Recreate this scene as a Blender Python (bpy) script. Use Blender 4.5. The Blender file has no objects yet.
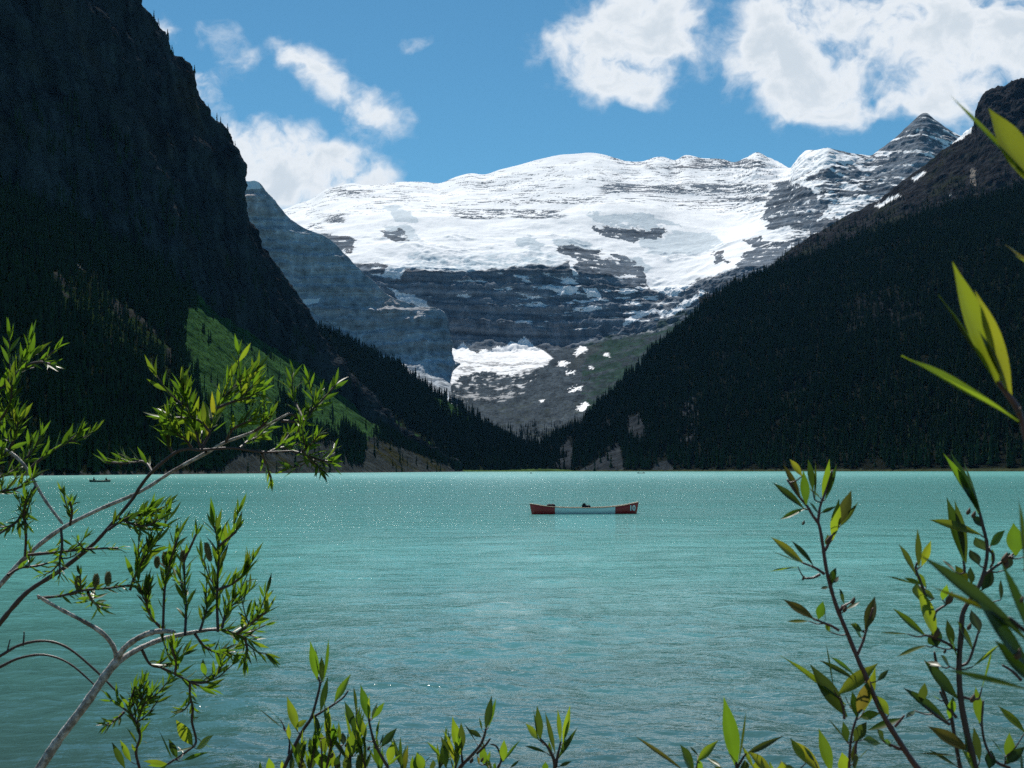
import bpy, bmesh, math, random
import numpy as np
from mathutils import Vector, Matrix, Euler

random.seed(11)
rng = np.random.default_rng(7)
S = bpy.context.scene
C = S.collection
R = math.radians

# ------------------------------------------------------------------ camera
F = 1350.0                      # focal length in pixels of the 1024 px wide frame
CAM_H = 2.1
PITCH = math.atan(86.2 / F)
ROLL = R(-0.15)
cam_d = bpy.data.cameras.new('camera')
cam = bpy.data.objects.new('camera', cam_d)
C.objects.link(cam)
cam_d.sensor_width = 36.0
cam_d.lens = 36.0 * F / 1024.0
cam_d.clip_start = 0.05
cam_d.clip_end = 60000.0
cam_d.dof.use_dof = True
cam_d.dof.focus_distance = 9.0
cam_d.dof.aperture_fstop = 24.0
Rm = (Euler((math.pi / 2 + PITCH, 0, 0)).to_matrix() @ Matrix.Rotation(ROLL, 3, 'Z'))
cam.matrix_world = Matrix.Translation((0, 0, CAM_H)) @ Rm.to_4x4()
S.camera = cam
RM = np.array(Rm)

# ------------------------------------------------------------------ world, sun, exposure
SUN_EL, SUN_AZ = R(54), R(-12)          # azimuth from +Y towards +X
SKY_STRENGTH = 0.065
sun_dir = Vector((math.sin(SUN_AZ) * math.cos(SUN_EL), math.cos(SUN_AZ) * math.cos(SUN_EL), math.sin(SUN_EL)))
sd = bpy.data.lights.new('sun', 'SUN')
sd.energy = 4.9
sd.angle = R(0.5)
sd.color = (1.0, 0.955, 0.88)
so = bpy.data.objects.new('sun', sd)
C.objects.link(so)
so.rotation_euler = (-sun_dir).to_track_quat('-Z', 'Y').to_euler()
S.view_settings.view_transform = 'Standard'
S.view_settings.look = 'None'
S.view_settings.gamma = 1.0
S.view_settings.use_curve_mapping = False
S.view_settings.exposure = 0.45

S.render.engine = 'CYCLES'
S.cycles.use_denoising = False
S.cycles.denoiser = 'OPENIMAGEDENOISE'
S.cycles.denoising_input_passes = 'RGB_ALBEDO_NORMAL'
S.cycles.denoising_prefilter = 'ACCURATE'
S.cycles.max_bounces = 6
S.cycles.diffuse_bounces = 2
S.cycles.glossy_bounces = 3
S.cycles.transmission_bounces = 3
S.cycles.volume_bounces = 0
S.cycles.sample_clamp_indirect = 3.0
S.cycles.sample_clamp_direct = 11.0
S.cycles.use_adaptive_sampling = True
S.cycles.adaptive_threshold = 0.015


# ------------------------------------------------------------------ node helper
class NT:
    def __init__(s, tree):
        s.t = tree
        s.n = tree.nodes
        s.l = tree.links

    def node(s, typ, **kw):
        nd = s.n.new(typ)
        for k, v in kw.items():
            setattr(nd, k, v)
        return nd

    def put(s, sock, v):
        if isinstance(v, bpy.types.NodeSocket):
            s.l.new(v, sock)
        elif v is not None:
            sock.default_value = v

    def math(s, op, a, b=None, c=None, clamp=False):
        nd = s.node('ShaderNodeMath', operation=op, use_clamp=clamp)
        s.put(nd.inputs[0], a)
        if b is not None: s.put(nd.inputs[1], b)
        if c is not None: s.put(nd.inputs[2], c)
        return nd.outputs[0]

    def vmath(s, op, a, b=None, out=0):
        nd = s.node('ShaderNodeVectorMath', operation=op)
        s.put(nd.inputs[0], a)
        if b is not None: s.put(nd.inputs[1], b)
        return nd.outputs[out]

    def noise(s, vec, scale, detail=4, rough=0.55, dist=0.0, dim='3D'):
        nd = s.node('ShaderNodeTexNoise', noise_dimensions=dim)
        s.put(nd.inputs['Vector'], vec)
        nd.inputs['Scale'].default_value = scale
        nd.inputs['Detail'].default_value = detail
        nd.inputs['Roughness'].default_value = rough
        nd.inputs['Distortion'].default_value = dist
        return nd.outputs[0]

    def mixc(s, fac, a, b, blend='MIX'):
        nd = s.node('ShaderNodeMix', data_type='RGBA', blend_type=blend)
        s.put(nd.inputs[0], fac)
        s.put(nd.inputs[6], a)
        s.put(nd.inputs[7], b)
        return nd.outputs[2]

    def smooth(s, v, lo, hi, a=0.0, b=1.0):
        nd = s.node('ShaderNodeMapRange', interpolation_type='SMOOTHSTEP')
        s.put(nd.inputs[0], v)
        nd.inputs[1].default_value = lo
        nd.inputs[2].default_value = hi
        nd.inputs[3].default_value = a
        nd.inputs[4].default_value = b
        return nd.outputs[0]

    def mapping(s, vec, loc=(0, 0, 0), rot=(0, 0, 0), scale=(1, 1, 1)):
        nd = s.node('ShaderNodeMapping')
        s.put(nd.inputs[0], vec)
        nd.inputs[1].default_value = loc
        nd.inputs[2].default_value = rot
        nd.inputs[3].default_value = scale
        return nd.outputs[0]


def ray(px, py):
    """world direction through a picture point, scaled so that its y is 1"""
    px = np.asarray(px, float); py = np.asarray(py, float)
    v = np.stack([(px - 512) / F, -(py - 384) / F, -np.ones_like(px)], -1)
    w = v @ RM.T
    return w / w[..., 1:2]


CAMP = np.array((0, 0, CAM_H))


def at(px, py, Y):
    return CAMP + ray(px, py) * np.asarray(Y, float)[..., None]


def onz(px, Y, z=0.0):
    """point at distance Y seen in picture column px (near the horizon) at height z"""
    d = ray(px, np.full_like(np.asarray(px, float), 468.0))
    Y = np.asarray(Y, float)
    return np.stack([d[..., 0] * Y, Y, np.full_like(Y, z)], -1)


def project(P):
    v = (P - CAMP) @ RM
    w = np.minimum(v[:, 2], -1e-3)
    return 512 + F * v[:, 0] / -w, 384 - F * v[:, 1] / -w


# ------------------------------------------------------------------ sky with clouds (by direction only)
W = bpy.data.worlds.new('World')
S.world = W
W.use_nodes = True
nt = NT(W.node_tree)
nt.n.clear()
sky = nt.node('ShaderNodeTexSky', sky_type='NISHITA')
sky.sun_disc = False
sky.sun_elevation = SUN_EL
sky.sun_rotation = SUN_AZ
sky.altitude = 1750
sky.air_density = 1.0
sky.dust_density = 0.15
sky.ozone_density = 2.2
gen = nt.node('ShaderNodeTexCoord').outputs['Generated']
# the sky as a dome of air, tinted a little towards azure
skyc = nt.mixc(1.0, sky.outputs[0], (0.54, 1.00, 1.03, 1), 'MULTIPLY')
warp = nt.node('ShaderNodeTexNoise')
nt.put(warp.inputs['Vector'], gen)
warp.inputs['Scale'].default_value = 22
warp.inputs['Detail'].default_value = 3
wv = nt.vmath('SCALE', nt.vmath('SUBTRACT', warp.outputs['Color'], (0.5, 0.5, 0.5)))
wv.node.inputs['Scale'].default_value = 0.05
dirw = nt.vmath('ADD', gen, wv)
# clouds: centre in picture degrees, half sizes, tilt, strength
CLOUDS = [(335, 83, 62, 20, 38, 1.0), (386, 108, 30, 15, 50, .85), (296, 62, 30, 11, 35, .8), (298, 168, 66, 32, 10, 1.35), (365, 190, 75, 26, 22, 1.0),
          (242, 160, 45, 34, 0, 1.0), (212, 30, 18, 14, 60, .9), (197, 82, 28, 16, 35, 1.15), (240, 68, 24, 18, 45, .66), (168, 40, 18, 11, 0, 1.0),
          (605, 60, 66, 36, 12, 1.2), (640, 15, 48, 38, 0, 1.3), (625, 85, 34, 16, 20, .9), (688, 42, 18, 22, 0, .6),
          (780, 75, 56, 36, 25, 1.12), (776, 30, 36, 40, 0, 1.15), (872, 10, 90, 28, 0, 1.1), (805, 105, 34, 22, 15, .9), (965, 36, 95, 34, 0, 1.05),
          (900, 105, 60, 22, -10, .74), (862, 72, 36, 26, 0, .55), (965, 112, 40, 24, 20, .85), (1080, 30, 90, 60, 0, 1.2), (405, 48, 24, 12, 0, .6)]
field = None
for (cx, cy, sx, sy, tilt, st) in CLOUDS:
    d = ray(cx, cy); d = Vector(d).normalized()
    # a rotated frame about the centre direction, squeezed to the cloud's size
    right = Vector((d.y, -d.x, 0)).normalized()
    up = right.cross(d)
    a = R(-tilt)
    r2 = right * math.cos(a) + up * math.sin(a)
    u2 = -right * math.sin(a) + up * math.cos(a)
    rel = nt.vmath('SUBTRACT', dirw, tuple(d))
    uu = nt.vmath('DOT_PRODUCT', rel, tuple(r2 * (F / sx)), out=1)
    vv = nt.vmath('DOT_PRODUCT', rel, tuple(u2 * (F / sy)), out=1)
    ww = nt.vmath('DOT_PRODUCT', rel, tuple(d * (F / sx * .25)), out=1)
    q = nt.math('ADD', nt.math('ADD', nt.math('MULTIPLY', uu, uu), nt.math('MULTIPLY', vv, vv)), nt.math('MULTIPLY', ww, ww))
    g = nt.math('MULTIPLY', nt.math('EXPONENT', nt.math('MULTIPLY', q, -1.0)), st)
    field = g if field is None else nt.math('MAXIMUM', field, g) if False else nt.math('ADD', field, g)
field = nt.math('MULTIPLY', nt.math('MINIMUM', field, 1.45), .80)
n1 = nt.noise(nt.mapping(dirw, scale=(1, 1, 1.25)), 26, 9, 0.58)
n2 = nt.noise(nt.mapping(gen, loc=(3.1, 1.7, .4), scale=(1, 1, 1.4)), 60, 6, 0.6)
ymask = nt.smooth(nt.vmath('DOT_PRODUCT', gen, (0, 1, 0), out=1), 0.55, 0.8)
# elsewhere in the sky (behind and beside the view) loose broken cloud
rest = nt.smooth(nt.noise(nt.mapping(gen, scale=(1, 1, 2.2)), 3.0, 6, .6), .52, .72, 0, .9)
base = nt.math('ADD', nt.math('MULTIPLY', field, ymask), nt.math('MULTIPLY', rest, nt.math('SUBTRACT', 1.0, ymask)))
dens = nt.math('ADD', base, nt.math('MULTIPLY', nt.math('SUBTRACT', n1, 0.5), nt.math('MULTIPLY_ADD', base, 2.5, 0.62)))
dens = nt.math('ADD', dens, nt.math('MULTIPLY', nt.math('SUBTRACT', n2, 0.5), 0.55))
alpha = nt.smooth(dens, 0.22, 1.05)
thick = nt.smooth(nt.math('ADD', dens, nt.math('MULTIPLY', nt.math('SUBTRACT', n2, .5), .35)), 0.70, 1.75)
k = 1.0 / (SKY_STRENGTH * 2 ** S.view_settings.exposure)
bright = (0.93 * k, 0.96 * k, 0.985 * k, 1)
greyc = (0.68 * k, 0.75 * k, 0.81 * k, 1)
cloudc = nt.mixc(thick, bright, greyc)
low = nt.smooth(nt.vmath('DOT_PRODUCT', gen, (0, 0, 1), out=1), -0.02, 0.0)
final = nt.mixc(nt.math('MULTIPLY', nt.math('MULTIPLY', alpha, 0.95), low), skyc, cloudc)
bg = nt.node('ShaderNodeBackground')
nt.l.new(final, bg.inputs[0])
bg.inputs[1].default_value = SKY_STRENGTH
wo = nt.node('ShaderNodeOutputWorld')
nt.l.new(bg.outputs[0], wo.inputs[0])


# ------------------------------------------------------------------ numpy noise
_perm = np.random.default_rng(3).permutation(65536).astype(np.int64)
_grad = np.random.default_rng(4).normal(size=(65536, 3))
_grad /= np.linalg.norm(_grad, axis=1, keepdims=True)


def perlin(P):
    i = np.floor(P).astype(np.int64)
    f = P - i
    u = f * f * f * (f * (f * 6 - 15) + 10)
    out = np.zeros(len(P))
    for dx in (0, 1):
        wx = u[:, 0] if dx else 1 - u[:, 0]
        for dy in (0, 1):
            wy = u[:, 1] if dy else 1 - u[:, 1]
            for dz in (0, 1):
                wz = u[:, 2] if dz else 1 - u[:, 2]
                h = (i[:, 0] + dx) * 73856093 ^ (i[:, 1] + dy) * 19349663 ^ (i[:, 2] + dz) * 83492791
                g = _grad[_perm[h & 65535]]
                out += wx * wy * wz * (g[:, 0] * (f[:, 0] - dx) + g[:, 1] * (f[:, 1] - dy) + g[:, 2] * (f[:, 2] - dz))
    return out * 1.5


def fbm(P, oct=5, gain=0.5, ridged=False):
    s = np.zeros(len(P)); a = 1.0; tot = 0
    for o in range(oct):
        n = perlin(P * (2.03 ** o) + o * 17.3)
        if ridged: n = 1 - 2 * np.abs(n)
        s += a * n; tot += a; a *= gain
    return s / tot


def inpoly(px, py, poly):
    r = np.zeros(len(px), bool)
    n = len(poly)
    for a in range(n):
        x0, y0 = poly[a]; x1, y1 = poly[(a + 1) % n]
        if y0 == y1: continue
        c = ((y0 > py) != (y1 > py)) & (px < (x1 - x0) * (py - y0) / (y1 - y0) + x0)
        r ^= c
    return r


def sstep(x, a, b):
    t = np.clip((x - a) / (b - a), 0, 1)
    return t * t * (3 - 2 * t)


def lerp3(m, a, b):
    return a * (1 - m[:, None]) + b * m[:, None]


# ------------------------------------------------------------------ object helpers
def tag(o, label=None, cat=None, group=None, kind=None):
    if label: o['label'] = label
    if cat: o['category'] = cat
    if group: o['group'] = group
    if kind: o['kind'] = kind
    return o


def link(name, me, mat=None, parent=None):
    o = bpy.data.objects.new(name, me)
    C.objects.link(o)
    if mat is not None and me is not None and not me.materials:
        for m in (mat if isinstance(mat, (list, tuple)) else [mat]):
            me.materials.append(m)
    if parent: o.parent = parent
    return o


def empty(name, loc):
    o = bpy.data.objects.new(name, None)
    C.objects.link(o)
    o.location = loc
    o.empty_display_size = 0.1
    return o


def raw_mesh(name, V, faces, col=None, smooth=True):
    """faces: int array n x 3 or n x 4"""
    V = np.ascontiguousarray(V, np.float32)
    faces = np.ascontiguousarray(faces, np.int32)
    me = bpy.data.meshes.new(name)
    k = faces.shape[1]
    me.vertices.add(len(V))
    me.vertices.foreach_set('co', V.ravel())
    me.loops.add(faces.size)
    me.loops.foreach_set('vertex_index', faces.ravel())
    me.polygons.add(len(faces))
    me.polygons.foreach_set('loop_start', np.arange(0, faces.size, k, dtype=np.int32))
    me.polygons.foreach_set('use_smooth', np.full(len(faces), smooth))
    if col is not None:
        at_ = me.attributes.new('Col', 'FLOAT_COLOR', 'POINT')
        c4 = np.ones((len(V), 4), np.float32); c4[:, :3] = col
        at_.data.foreach_set('color', c4.ravel())
    me.update(calc_edges=True)
    me.validate()
    return me


def grid_faces(nu, nv):
    a = (np.arange(nv - 1)[:, None] * nu + np.arange(nu - 1)[None]).ravel()
    return np.stack([a, a + 1, a + nu + 1, a + nu], 1)


def resample(P, u, un):
    """Catmull-Rom-like resampling of the knots P at parameters u"""
    P = np.asarray(P, float); u = np.asarray(u, float)
    m = np.zeros_like(P)
    for i in range(len(P)):
        a, b = max(i - 1, 0), min(i + 1, len(P) - 1)
        m[i] = (P[b] - P[a]) / (u[b] - u[a])
    k = np.clip(np.searchsorted(u, un, side='right') - 1, 0, len(u) - 2)
    h = (u[k + 1] - u[k])[:, None]
    t = ((un - u[k]) / (u[k + 1] - u[k]))[:, None]
    return ((2 * t ** 3 - 3 * t ** 2 + 1) * P[k] + (t ** 3 - 2 * t ** 2 + t) * h * m[k]
            + (-2 * t ** 3 + 3 * t ** 2) * P[k + 1] + (t ** 3 - t ** 2) * h * m[k + 1])


def loft(rows, us, nu, nvs, smooth_v=0):
    un = np.linspace(0, 1, nu)
    rr = [resample(p, u, un) for p, u in zip(rows, us)]
    out = []
    vv = []
    for i, n in enumerate(nvs):
        ts = np.linspace(0, 1, n, endpoint=(i == len(nvs) - 1))
        for t in ts:
            out.append(rr[i] * (1 - t) + rr[i + 1] * t)
            vv.append(i + t)
    G = np.array(out)
    for _ in range(smooth_v):
        G[1:-1] = .25 * G[:-2] + .5 * G[1:-1] + .25 * G[2:]
    return G, np.repeat(np.array(vv)[:, None], nu, 1)


def normals(G):
    du = np.gradient(G, axis=1); dv = np.gradient(G, axis=0)
    n = np.cross(du, dv)
    n /= np.linalg.norm(n, axis=2, keepdims=True) + 1e-9
    return n


# ------------------------------------------------------------------ materials
MATS = {}


def newmat(name):
    m = bpy.data.materials.new(name)
    m.use_nodes = True
    t = NT(m.node_tree)
    b = m.node_tree.nodes['Principled BSDF']
    MATS[name] = m
    return m, t, b


def terrain_mat(name, scale, bump, var=0.5, strat=None, rough=0.9, tone=(1, 1, 1)):
    m, t, b = newmat(name)
    geo = t.node('ShaderNodeNewGeometry').outputs['Position']
    col = t.node('ShaderNodeAttribute', attribute_name='Col').outputs['Color']
    n = t.noise(geo, scale, 7, 0.62)
    n2 = t.noise(geo, scale * 0.17, 4, 0.5)
    lum = t.node('ShaderNodeRGBToBW'); t.l.new(col, lum.inputs[0])
    firm = t.smooth(lum.outputs[0], .25, .6, 1.0, .08)          # fresh snow hides the rock's relief
    f = t.math('MULTIPLY_ADD', t.math('SUBTRACT', n, .5), t.math('MULTIPLY', firm, var * 2), 1.0)
    f = t.math('MULTIPLY', f, t.math('MULTIPLY_ADD', t.math('SUBTRACT', n2, .5), t.math('MULTIPLY', firm, var), 1.0))
    cc = t.mixc(1.0, col, f, 'MULTIPLY')
    t.l.new(cc, b.inputs['Base Color'])
    b.inputs['Roughness'].default_value = rough
    b.inputs['Specular IOR Level'].default_value = 0.0
    bp = t.node('ShaderNodeBump')
    bp.inputs['Strength'].default_value = 1.0
    bp.inputs['Distance'].default_value = bump
    h = n
    if strat:
        st = t.noise(t.mapping(geo, scale=strat), 1.0, 5, .6)
        h = t.math('ADD', n, st)
    t.l.new(t.math('MULTIPLY', h, firm), bp.inputs['Height'])
    t.l.new(bp.outputs[0], b.inputs['Normal'])
    return m


def plain(name, col, rough=0.6, var=0.25, scale=40, metal=0.0, spec=0.4):
    m, t, b = newmat(name)
    obj_ = t.node('ShaderNodeTexCoord').outputs['Object']
    n = t.noise(obj_, scale, 4, .6)
    f = t.math('MULTIPLY_ADD', t.math('SUBTRACT', n, .5), 2 * var, 1.0)
    t.l.new(t.mixc(1.0, (*col, 1), f, 'MULTIPLY'), b.inputs['Base Color'])
    b.inputs['Roughness'].default_value = rough
    b.inputs['Metallic'].default_value = metal
    b.inputs['Specular IOR Level'].default_value = spec
    return m


terrain_mat('cliff_rock', .07, 4.0, .55, strat=(.06, .06, .006))
terrain_mat('far_rock', .03, 7.0, .4, strat=(.003, .003, .05))
terrain_mat('valley_floor', .035, 5.0, .45)
terrain_mat('slope_soil', .09, 3.0, .5)
terrain_mat('bank_soil', 9.0, .03, .5)

m, t, b = newmat('conifer')
oi = t.node('ShaderNodeNewGeometry').outputs['Position']
n = t.noise(oi, .03, 3, .6)
n2 = t.noise(oi, .9, 2, .6)
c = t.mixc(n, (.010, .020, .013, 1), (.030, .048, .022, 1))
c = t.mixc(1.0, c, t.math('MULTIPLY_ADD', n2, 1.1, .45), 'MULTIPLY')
t.l.new(c, b.inputs['Base Color'])
b.inputs['Roughness'].default_value = 1.0
b.inputs['Specular IOR Level'].default_value = 0.0

# turbid glacier water: milky turquoise body under a rippled skin
m, t, b = newmat('lake_water')
geo = t.node('ShaderNodeNewGeometry').outputs['Position']
sep = t.node('ShaderNodeSeparateXYZ'); t.l.new(geo, sep.inputs[0])
yy = sep.outputs[1]
patch = t.noise(t.mapping(geo, scale=(.012, .004, 1)), 1.0, 4, .6)
patch2 = t.noise(t.mapping(geo, scale=(.25, .6, 1)), 1.0, 3, .6)
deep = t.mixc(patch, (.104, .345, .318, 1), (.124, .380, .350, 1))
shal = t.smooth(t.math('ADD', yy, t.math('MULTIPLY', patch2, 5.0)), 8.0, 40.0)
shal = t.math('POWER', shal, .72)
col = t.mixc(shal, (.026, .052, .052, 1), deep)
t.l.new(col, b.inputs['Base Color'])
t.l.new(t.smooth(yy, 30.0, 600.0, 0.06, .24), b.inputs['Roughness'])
b.inputs['IOR'].default_value = 1.333
w1 = t.noise(t.mapping(geo, scale=(1.2, 1.7, 1)), 2.2, 3, .55, .4)
w2 = t.noise(t.mapping(geo, rot=(0, 0, .35), scale=(1.0, 1.25, 1)), 6.5, 3, .6)
w3 = t.noise(t.mapping(geo, rot=(0, 0, -.2), scale=(1.0, 1.6, 1)), .45, 3, .5)
hh = t.math('ADD', t.math('MULTIPLY', w1, .085), t.math('ADD', t.math('MULTIPLY', w2, .040), t.math('MULTIPLY', w3, .20)))
bp = t.node('ShaderNodeBump')
bp.inputs['Strength'].default_value = 1.0
bp.inputs['Distance'].default_value = 1.0
far = t.smooth(yy, 10.0, 60.0, .42, 1.0)
lane = t.noise(t.mapping(geo, rot=(0, 0, .25), scale=(.018, .05, 1)), 1.0, 4, .6)
t.l.new(t.math('MULTIPLY', t.math('MULTIPLY', hh, far), t.smooth(lane, .30, .66, .55, 1.35)), bp.inputs['Height'])
t.l.new(bp.outputs[0], b.inputs['Normal'])

# willow leaf: glossy skin, light glowing through
def leaf_mat(name, refl, trans, mixf=.5):
    m, t, b = newmat(name)
    oi = t.node('ShaderNodeObjectInfo').outputs['Random']
    geo = t.node('ShaderNodeNewGeometry').outputs['Position']
    n = t.noise(geo, 23, 2, .5)
    v = t.math('MULTIPLY_ADD', t.math('ADD', oi, n), .55, .45)
    spots = t.smooth(t.noise(geo, 420, 3, .6), .66, .74, 1.0, .45)      # blemishes
    v = t.math('MULTIPLY', v, spots)
    tc = t.node('ShaderNodeAttribute', attribute_name='Rib').outputs['Fac']
    base = t.mixc(1.0, (*refl, 1), v, 'MULTIPLY')
    base = t.mixc(tc, base, (refl[0] * 2.4, refl[1] * 1.9, refl[2] * 2.0, 1))
    t.l.new(base, b.inputs['Base Color'])
    b.inputs['Roughness'].default_value = .38
    b.inputs['Specular IOR Level'].default_value = .35
    tr = t.node('ShaderNodeBsdfTranslucent')
    hue = t.mixc(oi, (trans[0] * .8, trans[1], trans[2], 1), (trans[0] * 1.25, trans[1] * .92, trans[2], 1))
    t.l.new(t.mixc(1.0, hue, v, 'MULTIPLY'), tr.inputs[0])
    mx = t.node('ShaderNodeMixShader')
    mx.inputs[0].default_value = mixf
    t.l.new(b.outputs[0], mx.inputs[1]); t.l.new(tr.outputs[0], mx.inputs[2])
    out = m.node_tree.nodes['Material Output']
    t.l.new(mx.outputs[0], out.inputs[0])
    return m


leaf_mat('willow_leaf', (.036, .068, .011), (.185, .320, .014))
leaf_mat('dark_leaf', (.022, .042, .011), (.055, .105, .010), .4)
leaf_mat('red_leaf', (.036, .036, .012), (.12, .135, .016))
leaf_mat('yellow_leaf', (.045, .075, .010), (.22, .30, .015))
plain('dark_bark', (.055, .032, .026), .55, .4, 300, spec=.5)
plain('red_bark', (.10, .040, .036), .45, .4, 300, spec=.5)
m, t, b = newmat('pale_bark')
oc = t.node('ShaderNodeTexCoord').outputs['Object']
g1 = t.noise(oc, 90, 5, .65); g2 = t.noise(t.mapping(oc, scale=(1, 1, .35)), 420, 3, .6); g3 = t.noise(oc, 24, 3, .6)
bc = t.mixc(t.smooth(g1, .35, .7), (.20, .17, .15, 1), (.62, .57, .54, 1))
bc = t.mixc(t.smooth(g3, .56, .66), bc, (.15, .115, .095, 1))
bc = t.mixc(t.smooth(g2, .64, .70), bc, (.09, .07, .06, 1))
t.l.new(bc, b.inputs['Base Color'])
b.inputs['Roughness'].default_value = .55
bp = t.node('ShaderNodeBump'); bp.inputs['Distance'].default_value = .0025; bp.inputs['Strength'].default_value = .8
t.l.new(t.math('ADD', g1, g2), bp.inputs['Height']); t.l.new(bp.outputs[0], b.inputs['Normal'])
plain('catkin', (.16, .15, .06), .9, .5, 600)
plain('bud', (.10, .055, .03), .7, .4, 500)
plain('canoe_red', (.36, .020, .018), .4, .1, 6)
plain('canoe_white', (.66, .69, .66), .45, .1, 6)
plain('canoe_dark', (.03, .03, .03), .5, .2, 6)
plain('wood', (.30, .19, .10), .5, .3, 20)
plain('cloth_dark', (.018, .02, .025), .9, .3, 20)
plain('cloth_red', (.18, .04, .04), .9, .3, 20)
plain('skin', (.42, .26, .19), .6, .1, 20)
plain('hat_white', (.7, .69, .66), .9, .1, 20)
plain('canoe_green', (.03, .06, .045), .5, .1, 6)
plain('lettering', (.75, .73, .70), .6, .05, 6)

# ------------------------------------------------------------------ terrain
TERRAIN = {}


def terrain(name, G, vv, dispf, colf, mat, sink=None):
    nv, nu = G.shape[:2]
    N = normals(G)
    P = G.reshape(-1, 3); n = N.reshape(-1, 3)
    d = dispf(P, vv.ravel())
    P = P + n * d[:, None] if d.ndim == 1 else P + d
    N2 = normals(P.reshape(nv, nu, 3)).reshape(-1, 3)
    px, py = project(P)
    col = colf(P, N2, px, py, vv.ravel())
    me = raw_mesh(name, P, grid_faces(nu, nv), col)
    o = link(name, me, MATS[mat])
    tag(o, kind='structure')
    TERRAIN[name] = (P, N2, px, py, vv.ravel(), nu, nv)
    return o


def idx_u(n):
    return np.linspace(0, 1, n)


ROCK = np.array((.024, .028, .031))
# ---- the near left mountain: talus along the lake, cliff above
shore = [(-260, 520), (-60, 600), (80, 720), (180, 900), (270, 1120), (320, 1280), (360, 1420), (390, 1540), (420, 1700), (440, 1820), (452, 1900), (460, 1945), (466, 1990), (470, 2010)]
base_ = [(-300, 120, 1000), (-100, 160, 1150), (0, 190, 1250), (100, 235, 1450), (160, 272, 1540), (193, 300, 1600), (222, 320, 1680), (250, 340, 1750), (280, 358, 1830), (310, 380, 1900), (350, 410, 1950), (390, 436, 1985), (430, 457, 2020), (462, 471, 2040)]
ridge = [(-260, -300, 1300), (0, -210, 1500), (105, -60, 1680), (143, 2, 1750), (163, 45, 1770), (183, 64, 1790), (208, 118, 1820), (235, 143, 1850), (236, 200, 1880), (272, 262, 1920), (296, 302, 1950), (325, 350, 1990), (392, 428, 2030), (460, 470.6, 2050)]
rs = onz(*[np.array(a, float) for a in zip(*shore)], z=-4.0)
r1 = at(*[np.array(a, float) for a in zip(*base_)])
r2 = at(*[np.array(a, float) for a in zip(*ridge)])
r3 = r2 + np.array((-140, 300, 0)); r3[:, 2] *= .9
r4 = r3 + np.array((-300, 500, 0)); r4[:, 2] = -4
us = [idx_u(14)] * 5
G, vv = loft([rs, r1, r2, r3, r4], us, 520, [190, 300, 30, 12], smooth_v=2)
CLIFFN = None


def d_left(P, v):
    k = sstep(v, .85, 1.25) * (1 - sstep(v, 2.2, 3))
    fl = fbm(P * np.array((1 / 46., 1 / 46., 1 / 230.)), 6, .55, ridged=True)
    led = fbm(P * np.array((1 / 300., 1 / 300., 1 / 40.)), 4, .5)
    fine = fbm(P / 14., 3, .55)
    d = k * (fl * 15 + led * 11 + fine * 3.0)
    lo = (1 - sstep(v, .85, 1.1)) * sstep(v, .03, .12)
    gul = fbm(P * np.array((1 / 60., 1 / 60., 1 / 200.)), 4, .5)
    return d + lo * (gul * 9 + fbm(P / 12., 3) * 1.6)


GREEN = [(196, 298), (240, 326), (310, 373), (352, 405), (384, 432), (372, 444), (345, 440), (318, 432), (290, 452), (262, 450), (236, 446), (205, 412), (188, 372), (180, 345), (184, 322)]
SPECK = [(48, 275), (90, 272), (120, 300), (150, 325), (175, 350), (178, 395), (160, 392), (130, 355), (95, 330), (60, 312)]


def warp2(P, px, py, s, amp):
    return px + fbm(P / s, 3) * amp, py + fbm(P / s + 40, 3) * amp


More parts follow.
